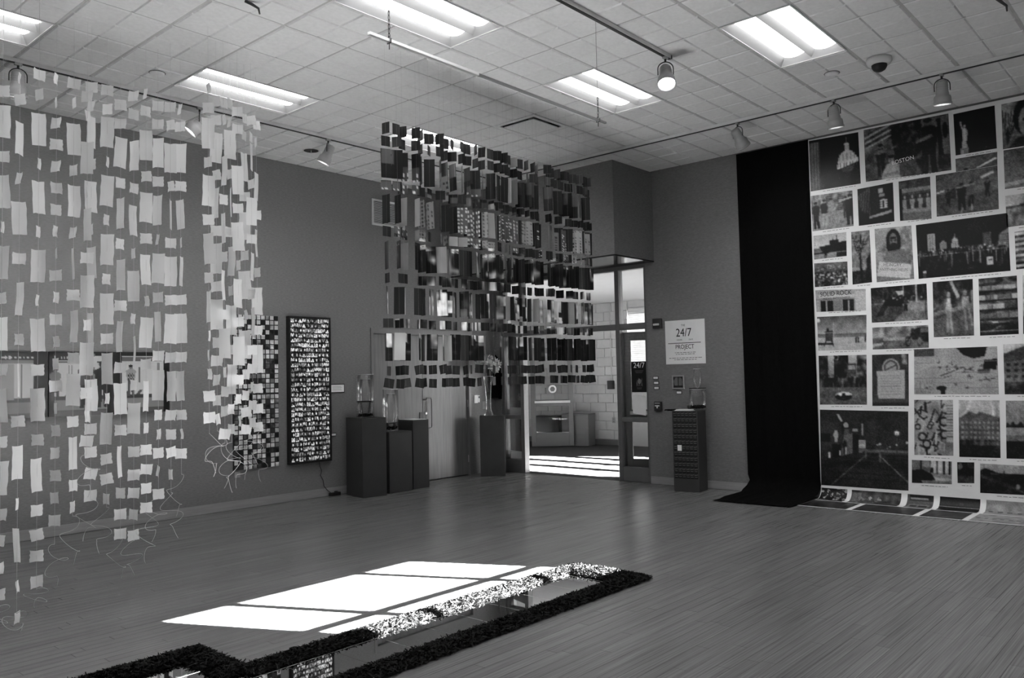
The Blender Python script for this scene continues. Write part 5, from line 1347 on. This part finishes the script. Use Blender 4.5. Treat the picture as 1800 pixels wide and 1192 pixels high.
WHITE = [('A', 1.97, 6.657, 3.709, 3.561, 0.518, -0.055, .87), ('A', 2.076, 6.64, 3.817, 3.455, 0.595, -0.196, .85), ('A', 2.198, 6.62, 3.88, 3.543, 0.514, 0.024, .93), ('A', 2.313, 6.602, 3.867, 0.0, 0.166, 0.333, 1), ('A', 2.43, 6.583, 3.863, 3.508, 0.479, 0.527, 1), ('A', 2.447, 6.371, 3.716, 3.326, 0.503, 0.99, 1), ('A', 2.551, 6.564, 3.862, 3.589, 0.511, 0.632, 1), ('A', 2.662, 6.546, 3.86, 3.605, 0.464, 0.563, 1), ('A', 2.759, 6.531, 3.762, 3.46, 0.487, 0.307, 1), ('A', 2.855, 6.515, 3.855, 3.448, 0.523, 0.28, 1), ('A', 2.947, 6.5, 3.898, 3.548, 0.505, 0.498, 1), ('A', 3.038, 6.486, 3.809, 3.503, 0.473, 0.587, 1), ('A', 3.134, 6.471, 3.819, 3.473, 0.468, 0.622, 1), ('A', 3.214, 6.458, 3.821, 3.486, 0.471, 0.764, 1), ('B', 3.178, 5.935, 3.846, 3.574, 0.454, 1.114, 1), ('B', 3.283, 6.007, 3.79, 3.555, 0.445, 1.127, 1), ('B', 3.386, 6.077, 3.823, 3.541, 0.467, 1.019, 1), ('B', 3.484, 6.144, 3.854, 3.557, 0.485, 1.014, 1), ('B', 3.594, 6.22, 3.831, 3.577, 0.48, 0.989, 1), ('B', 3.699, 6.292, 3.813, 3.565, 0.509, 1.069, 1), ('B', 3.809, 6.367, 3.836, 3.573, 0.484, 1.109, 1), ('B', 3.894, 6.425, 3.827, 3.571, 0.511, 0.973, 1)]
cnt = {'A': 0, 'B': 0}
for si, (row, x, y, zt, zT, per, zb, fct) in enumerate(WHITE):
    rr = random.Random(50 + si)
    cnt[row] += 1
    fct *= (1.012 if si % 2 else .988) if si > 3 else 1.0      # neighbours hang a hand's breadth apart in depth
    x *= fct; y *= fct
    zf = lambda z: CAMZ + (z - CAMZ) * fct
    zt, zT, zb, per = zf(zt), zf(zT), zf(zb), per * fct
    where = 'in the wide left row' if row == 'A' else 'in the dense right cluster'
    if row == 'B': zT += (0, -.06, -.20, .03, -.25, -.10, .02, -.22)[cnt['B'] - 1]
    lab = 'strand of white paper tags, %s from the left %s' % (ordinal(cnt[row]), where)
    t = thing('paper_strand', lab, 'paper strand', (x, y, 0), 0, 'hanging white paper strands')
    face = math.atan2(y, x) + PI / 2      # broadside to the gallery entrance
    def ang():
        return face - PI / 2 + PI / 2 + (rr.gauss(0, .4) if rr.random() < (.62 if row == 'A' else .5) else rr.choice((-1, 1)) * rr.uniform(.7, 1.5)) - PI / 2 + PI / 2
    pieces = []
    low = zT == 0.0 or zT < 1.0
    if si == 3:
        z = zt
        while z - .079 > zb: pieces.append(('s', z)); z -= per
    else:
        pieces.append(('s', zt)); 
        if zt - zT > .22 * fct: pieces.append(('s', zt - .15 * fct))
        z = zT
        nsq = 2 + rr.randint(0, 1)
        tail = .16 * nsq
        while z - .238 * fct > zb + tail:
            pieces.append(('T', z)); 
            zs = z - .238 * fct - (per - .238 * fct - .079 * fct) / 2
            if zs - .08 > zb: pieces.append(('s', zs))
            z -= per
        while z - .08 > zb - .02:
            pieces.append(('s', z)); z -= .155 + rr.uniform(-.015, .03)
    for (kd, z) in pieces:
        me = rr.choice(TALL if kd == 'T' else SQ)
        o = link('paper_tag', me, t, (0, 0, z - (.119 if kd == 'T' else .04) * fct), (0, rr.gauss(0, .03) if z > zb + .5 else rr.gauss(0, .09), ang()))
        o.scale = (fct, fct, fct)
    b = MB(); b.tube([(0, 0, H - .001), (0, 0, max(zb, .12))], .0009, 4); obj('string', b, MAT['string'], t)
    # curled nylon tail
    zl = max(zb, .12); lt = min(zl - .02, rr.uniform(.28, .45)); 
    if lt > .06:
        b = MB(); pts = []; turns = rr.uniform(1.2, 2.2); ph = rr.random() * 6.28; dx, dy = rr.uniform(-.05, .05), rr.uniform(-.05, .05)
        for q in range(72):
            f_ = q / 71; r_ = (.02 + .065 * math.sin(PI * min(1, f_ * 1.2))) 
            pts.append((r_ * math.cos(ph + turns * 6.28 * f_) - (.02 * math.cos(ph)) + dx * f_, r_ * math.sin(ph + turns * 6.28 * f_) - .02 * math.sin(ph) + dy * f_, zl - lt * f_ + .02 * math.sin(f_ * 17)))
        b.tube(pts, .0014, 4); obj('curled_tail', b, MAT['string'], t, smooth=True)

# ------------------------------------------------------------------ hanging strands of dark photo cards
BLK = [(3.631, 3.537), (3.516, 3.43), (3.406, 3.163), (3.139, 3.059), (3.025, 2.788), (2.76, 2.675), (2.642, 2.411), (2.378, 2.298), (2.265, 2.038), (1.998, 1.923), (1.879, 1.653), (1.611, 1.534), (1.501, 1.425)]
BX = [4.333, 4.427, 4.515, 4.62, 4.704, 4.805, 4.893, 4.99, 5.081, 5.174, 5.269, 5.366, 5.459, 5.546, 5.648, 5.743, 5.829, 5.927, 6.017, 6.113, 6.212, 6.296, 6.393, 6.491, 6.59, 6.676, 6.761, 6.862, 6.955, 7.045, 7.14]
NB = len(BX); CW = 8; ROWPX = 14
pic = Paint(NB * CW, 210, .06, 77)
pic.grad(.05, .08, 0, .25).noise(.05, 20, 8, 0, 0, 1, .25)
for k in range(16):
    a_ = pic.r.random(); pic.rect(a_, .05, a_ + .035, .16, .25 + .3 * pic.r.random())
for k in range(15):
    a_ = k / 15; h_ = .16 + .16 * pic.r.random(); v_ = .12 + .5 * pic.r.random()
    pic.rect(a_, h_, a_ + .055, .50, v_).windows(a_, h_ + .02, a_ + .055, .5, 5, 16, .75 if v_ < .4 else .25, .5, .75)
pic.rect(0, .46, 1, .62, .10).noise(.75, 70, 30, 0, .42, 1, .64).rect(0, .62, 1, .84, .06)
for k in range(120):
    a_ = pic.r.random(); q_ = pic.r.random(); pic.rect(a_, .60 + .12 * q_, a_ + .004 + .016 * pic.r.random(), .64 + .20 * pic.r.random(), .3 + .7 * pic.r.random(), .85)
pic.noise(.25, 80, 60, 0, .6, 1, .86).rect(0, .86, 1, 1, .045)
pic.a = .5 + (pic.a - .5) * 1.25
pimg = pic.out()
for bi, x in enumerate(BX):
    rr = random.Random(900 + bi)
    y = 5.15 + rr.uniform(-.03, .03)
    t = thing('card_strand', 'strand of dark photo cards, %s from the left in front of the entrance' % ordinal(bi + 1), 'card strand', (x, y, 0), 0, 'hanging dark photo card strands')
    b = MB(); b.tube([(0, 0, H - .001), (0, 0, 1.43)], .0004, 4); obj('string', b, MAT['base'], t)
    face = math.atan2(y, x) + PI / 2
    for li, (za, zb) in enumerate(BLK):
        hgt = za - zb; zc = (za + zb) / 2 + rr.uniform(-.006, .006)
        wd_ = .094 if hgt > .15 else .084
        va, vb = (3.65 - za) / 2.25, (3.65 - zb) / 2.25
        r0, r1 = int(va * 209), max(int(vb * 209), int(va * 209) + 3)
        patch = pimg[r0:r1 + 1, bi * CW:(bi + 1) * CW]
        back = (li <= 1 and rr.random() < .9) or (li >= 11 and rr.random() < .8) or rr.random() < .15
        if back:
            patch = np.full((3, 3), rr.choice([.05, .07, .09, .12]))
        elif rr.random() < .10:
            patch = np.full((3, 3), rr.uniform(.35, .6)) + .05 * np.random.default_rng(bi * 20 + li).random((3, 3))
        elif rr.random() < .15:
            patch = patch * .4
        bend = rr.uniform(-.006, .006)
        def pos(u, v): return np.stack([(u - .5) * wd_, bend * (2 * u - 1) ** 2, (.5 - v) * hgt], -1)
        o = grid_print('photo_card', patch, pos, MAT['mobile_print'], t)
        an = face - PI + (rr.gauss(0, .5) if rr.random() < .5 else rr.choice((-1, 1)) * rr.uniform(.6, 1.5))
        if 5.42 < x < 5.78 and li >= 10: an = face - PI + rr.choice((-1, 1)) * rr.uniform(1.25, 1.5)
        o.location = (0, 0, zc); o.rotation_euler = (0, rr.gauss(0, .02) if li < 11 else rr.gauss(0, .10), an)

# ------------------------------------------------------------------ mirror river on the floor with shredded rubber banks
TS = .3048
riv = thing('mirror_river', 'strip of square mirror tiles laid on the wooden floor', 'mirror strip', (0, 0, 0))
mt = MB(); mt.bbox(-TS / 2 + .0012, TS / 2 - .0012, -TS / 2 + .0012, TS / 2 - .0012, 0.001, .006, .0015)
mtm = mt.mesh('mirror_tile', MAT['mirror'])
x_edges = 2.761 - TS * 2
k = 0
cells = []
xx = x_edges
while xx < 4.95:
    cells.append((xx + TS / 2, 3.64)); xx += TS
xx = x_edges - TS
for i_ in range(0, 4):
    for j_ in range(-3, 3): cells.append((x_edges - TS * (i_ + .5), 3.64 + TS * j_))
for (cx, cy) in cells: link('mirror_tile', mtm, riv, (cx, cy, 0))
hm = MB(); hm.bbox(-TS / 2 + .0012, TS / 2 - .0012, -.06, .06, .001, .006, .0015); hmm = hm.mesh('mirror_tile', MAT['mirror'])
for k in range(int((4.95 - x_edges) / TS) + 1): link('mirror_tile', hmm, riv, (x_edges + TS * (k + .5), 3.64 + TS / 2 + .0615, 0)); link('mirror_tile', hmm, riv, (x_edges + TS * (k + .5), 3.64 - TS / 2 - .0615, 0))
bands = [(2.28, 5.16, 3.83, 3.975), (2.2, 5.16, 3.265, 3.445), (4.93, 5.20, 3.28, 3.95), (2.15, 2.32, 3.90, 4.45), (1.2, 2.32, 4.29, 4.47), (2.15, 2.32, 2.72, 3.36), (1.2, 2.32, 2.62, 2.80)]
def ridge(x0, x1, y0, y1):
    m = MB(); lx, ly = x1 - x0, y1 - y0
    nx, ny = max(3, int(lx / .03)), max(3, int(ly / .03)); r = random.Random(int(x0 * 100 + y0 * 10))
    for i_ in range(nx + 1):
        for j_ in range(ny + 1):
            u_, v_ = i_ / nx, j_ / ny
            e_ = min(u_ * lx, (1 - u_) * lx, v_ * ly, (1 - v_) * ly)
            jx = 0 if 0 < i_ < nx else r.uniform(-.012, .012); jy = 0 if 0 < j_ < ny else r.uniform(-.012, .012)
            m.v.append((x0 + lx * u_ + jx, y0 + ly * v_ + jy, .0065 + min(1, e_ / .06) * .016 * (1 + .3 * r.uniform(-1, 1))))
    for i_ in range(nx):
        for j_ in range(ny): m.f.append((i_ * (ny + 1) + j_, (i_ + 1) * (ny + 1) + j_, (i_ + 1) * (ny + 1) + j_ + 1, i_ * (ny + 1) + j_ + 1))
    return m
V = []; Fc = []
for (xa, xb, ya, yb) in bands:
    m = ridge(xa, xb, ya, yb); n0 = len(V); V += m.v; Fc += [tuple(i_ + n0 for i_ in f_) for f_ in m.f]
    n = int((xb - xa) * (yb - ya) * 15000)
    px = RNG.uniform(xa - .01, xb + .01, n); py = RNG.uniform(ya - .012, yb + .012, n)
    ed = np.minimum(np.minimum(px - xa, xb - px), np.minimum(py - ya, yb - py))
    pz = .010 + np.clip(ed / .06, 0, 1) * .018 + RNG.uniform(0, .012, n)
    az = RNG.uniform(0, 2 * PI, n); el = RNG.normal(0, .35, n); ln = RNG.uniform(.010, .026, n); wd_ = RNG.uniform(.0018, .004, n); tw = RNG.uniform(0, PI, n)
    for k in range(n):
        d = (math.cos(az[k]) * math.cos(el[k]), math.sin(az[k]) * math.cos(el[k]), math.sin(el[k]))
        s_ = (-math.sin(az[k]) * math.cos(tw[k]), math.cos(az[k]) * math.cos(tw[k]), math.sin(tw[k]))
        cz = .006 * math.sin(tw[k] * 3)
        n0 = len(V); q = ln[k]; w_ = wd_[k]
        for a_, up_ in ((-q, 0), (0, cz), (q, 0)):
            for e_ in (-w_, w_):
                V.append((px[k] + d[0] * a_ + s_[0] * e_, py[k] + d[1] * a_ + s_[1] * e_, max(.0075, pz[k] + d[2] * a_ + s_[2] * e_ + up_)))
        Fc += [(n0, n0 + 1, n0 + 3, n0 + 2), (n0 + 2, n0 + 3, n0 + 5, n0 + 4)]
me = bpy.data.meshes.new('shredded_rubber'); me.from_pydata(V, [], Fc); me.materials.append(MAT['mulch']); me.update()
o = link('shredded_rubber', me)
tag(o, 'black shredded rubber heaped along both banks of the mirror strip', 'shredded rubber', kind='stuff')
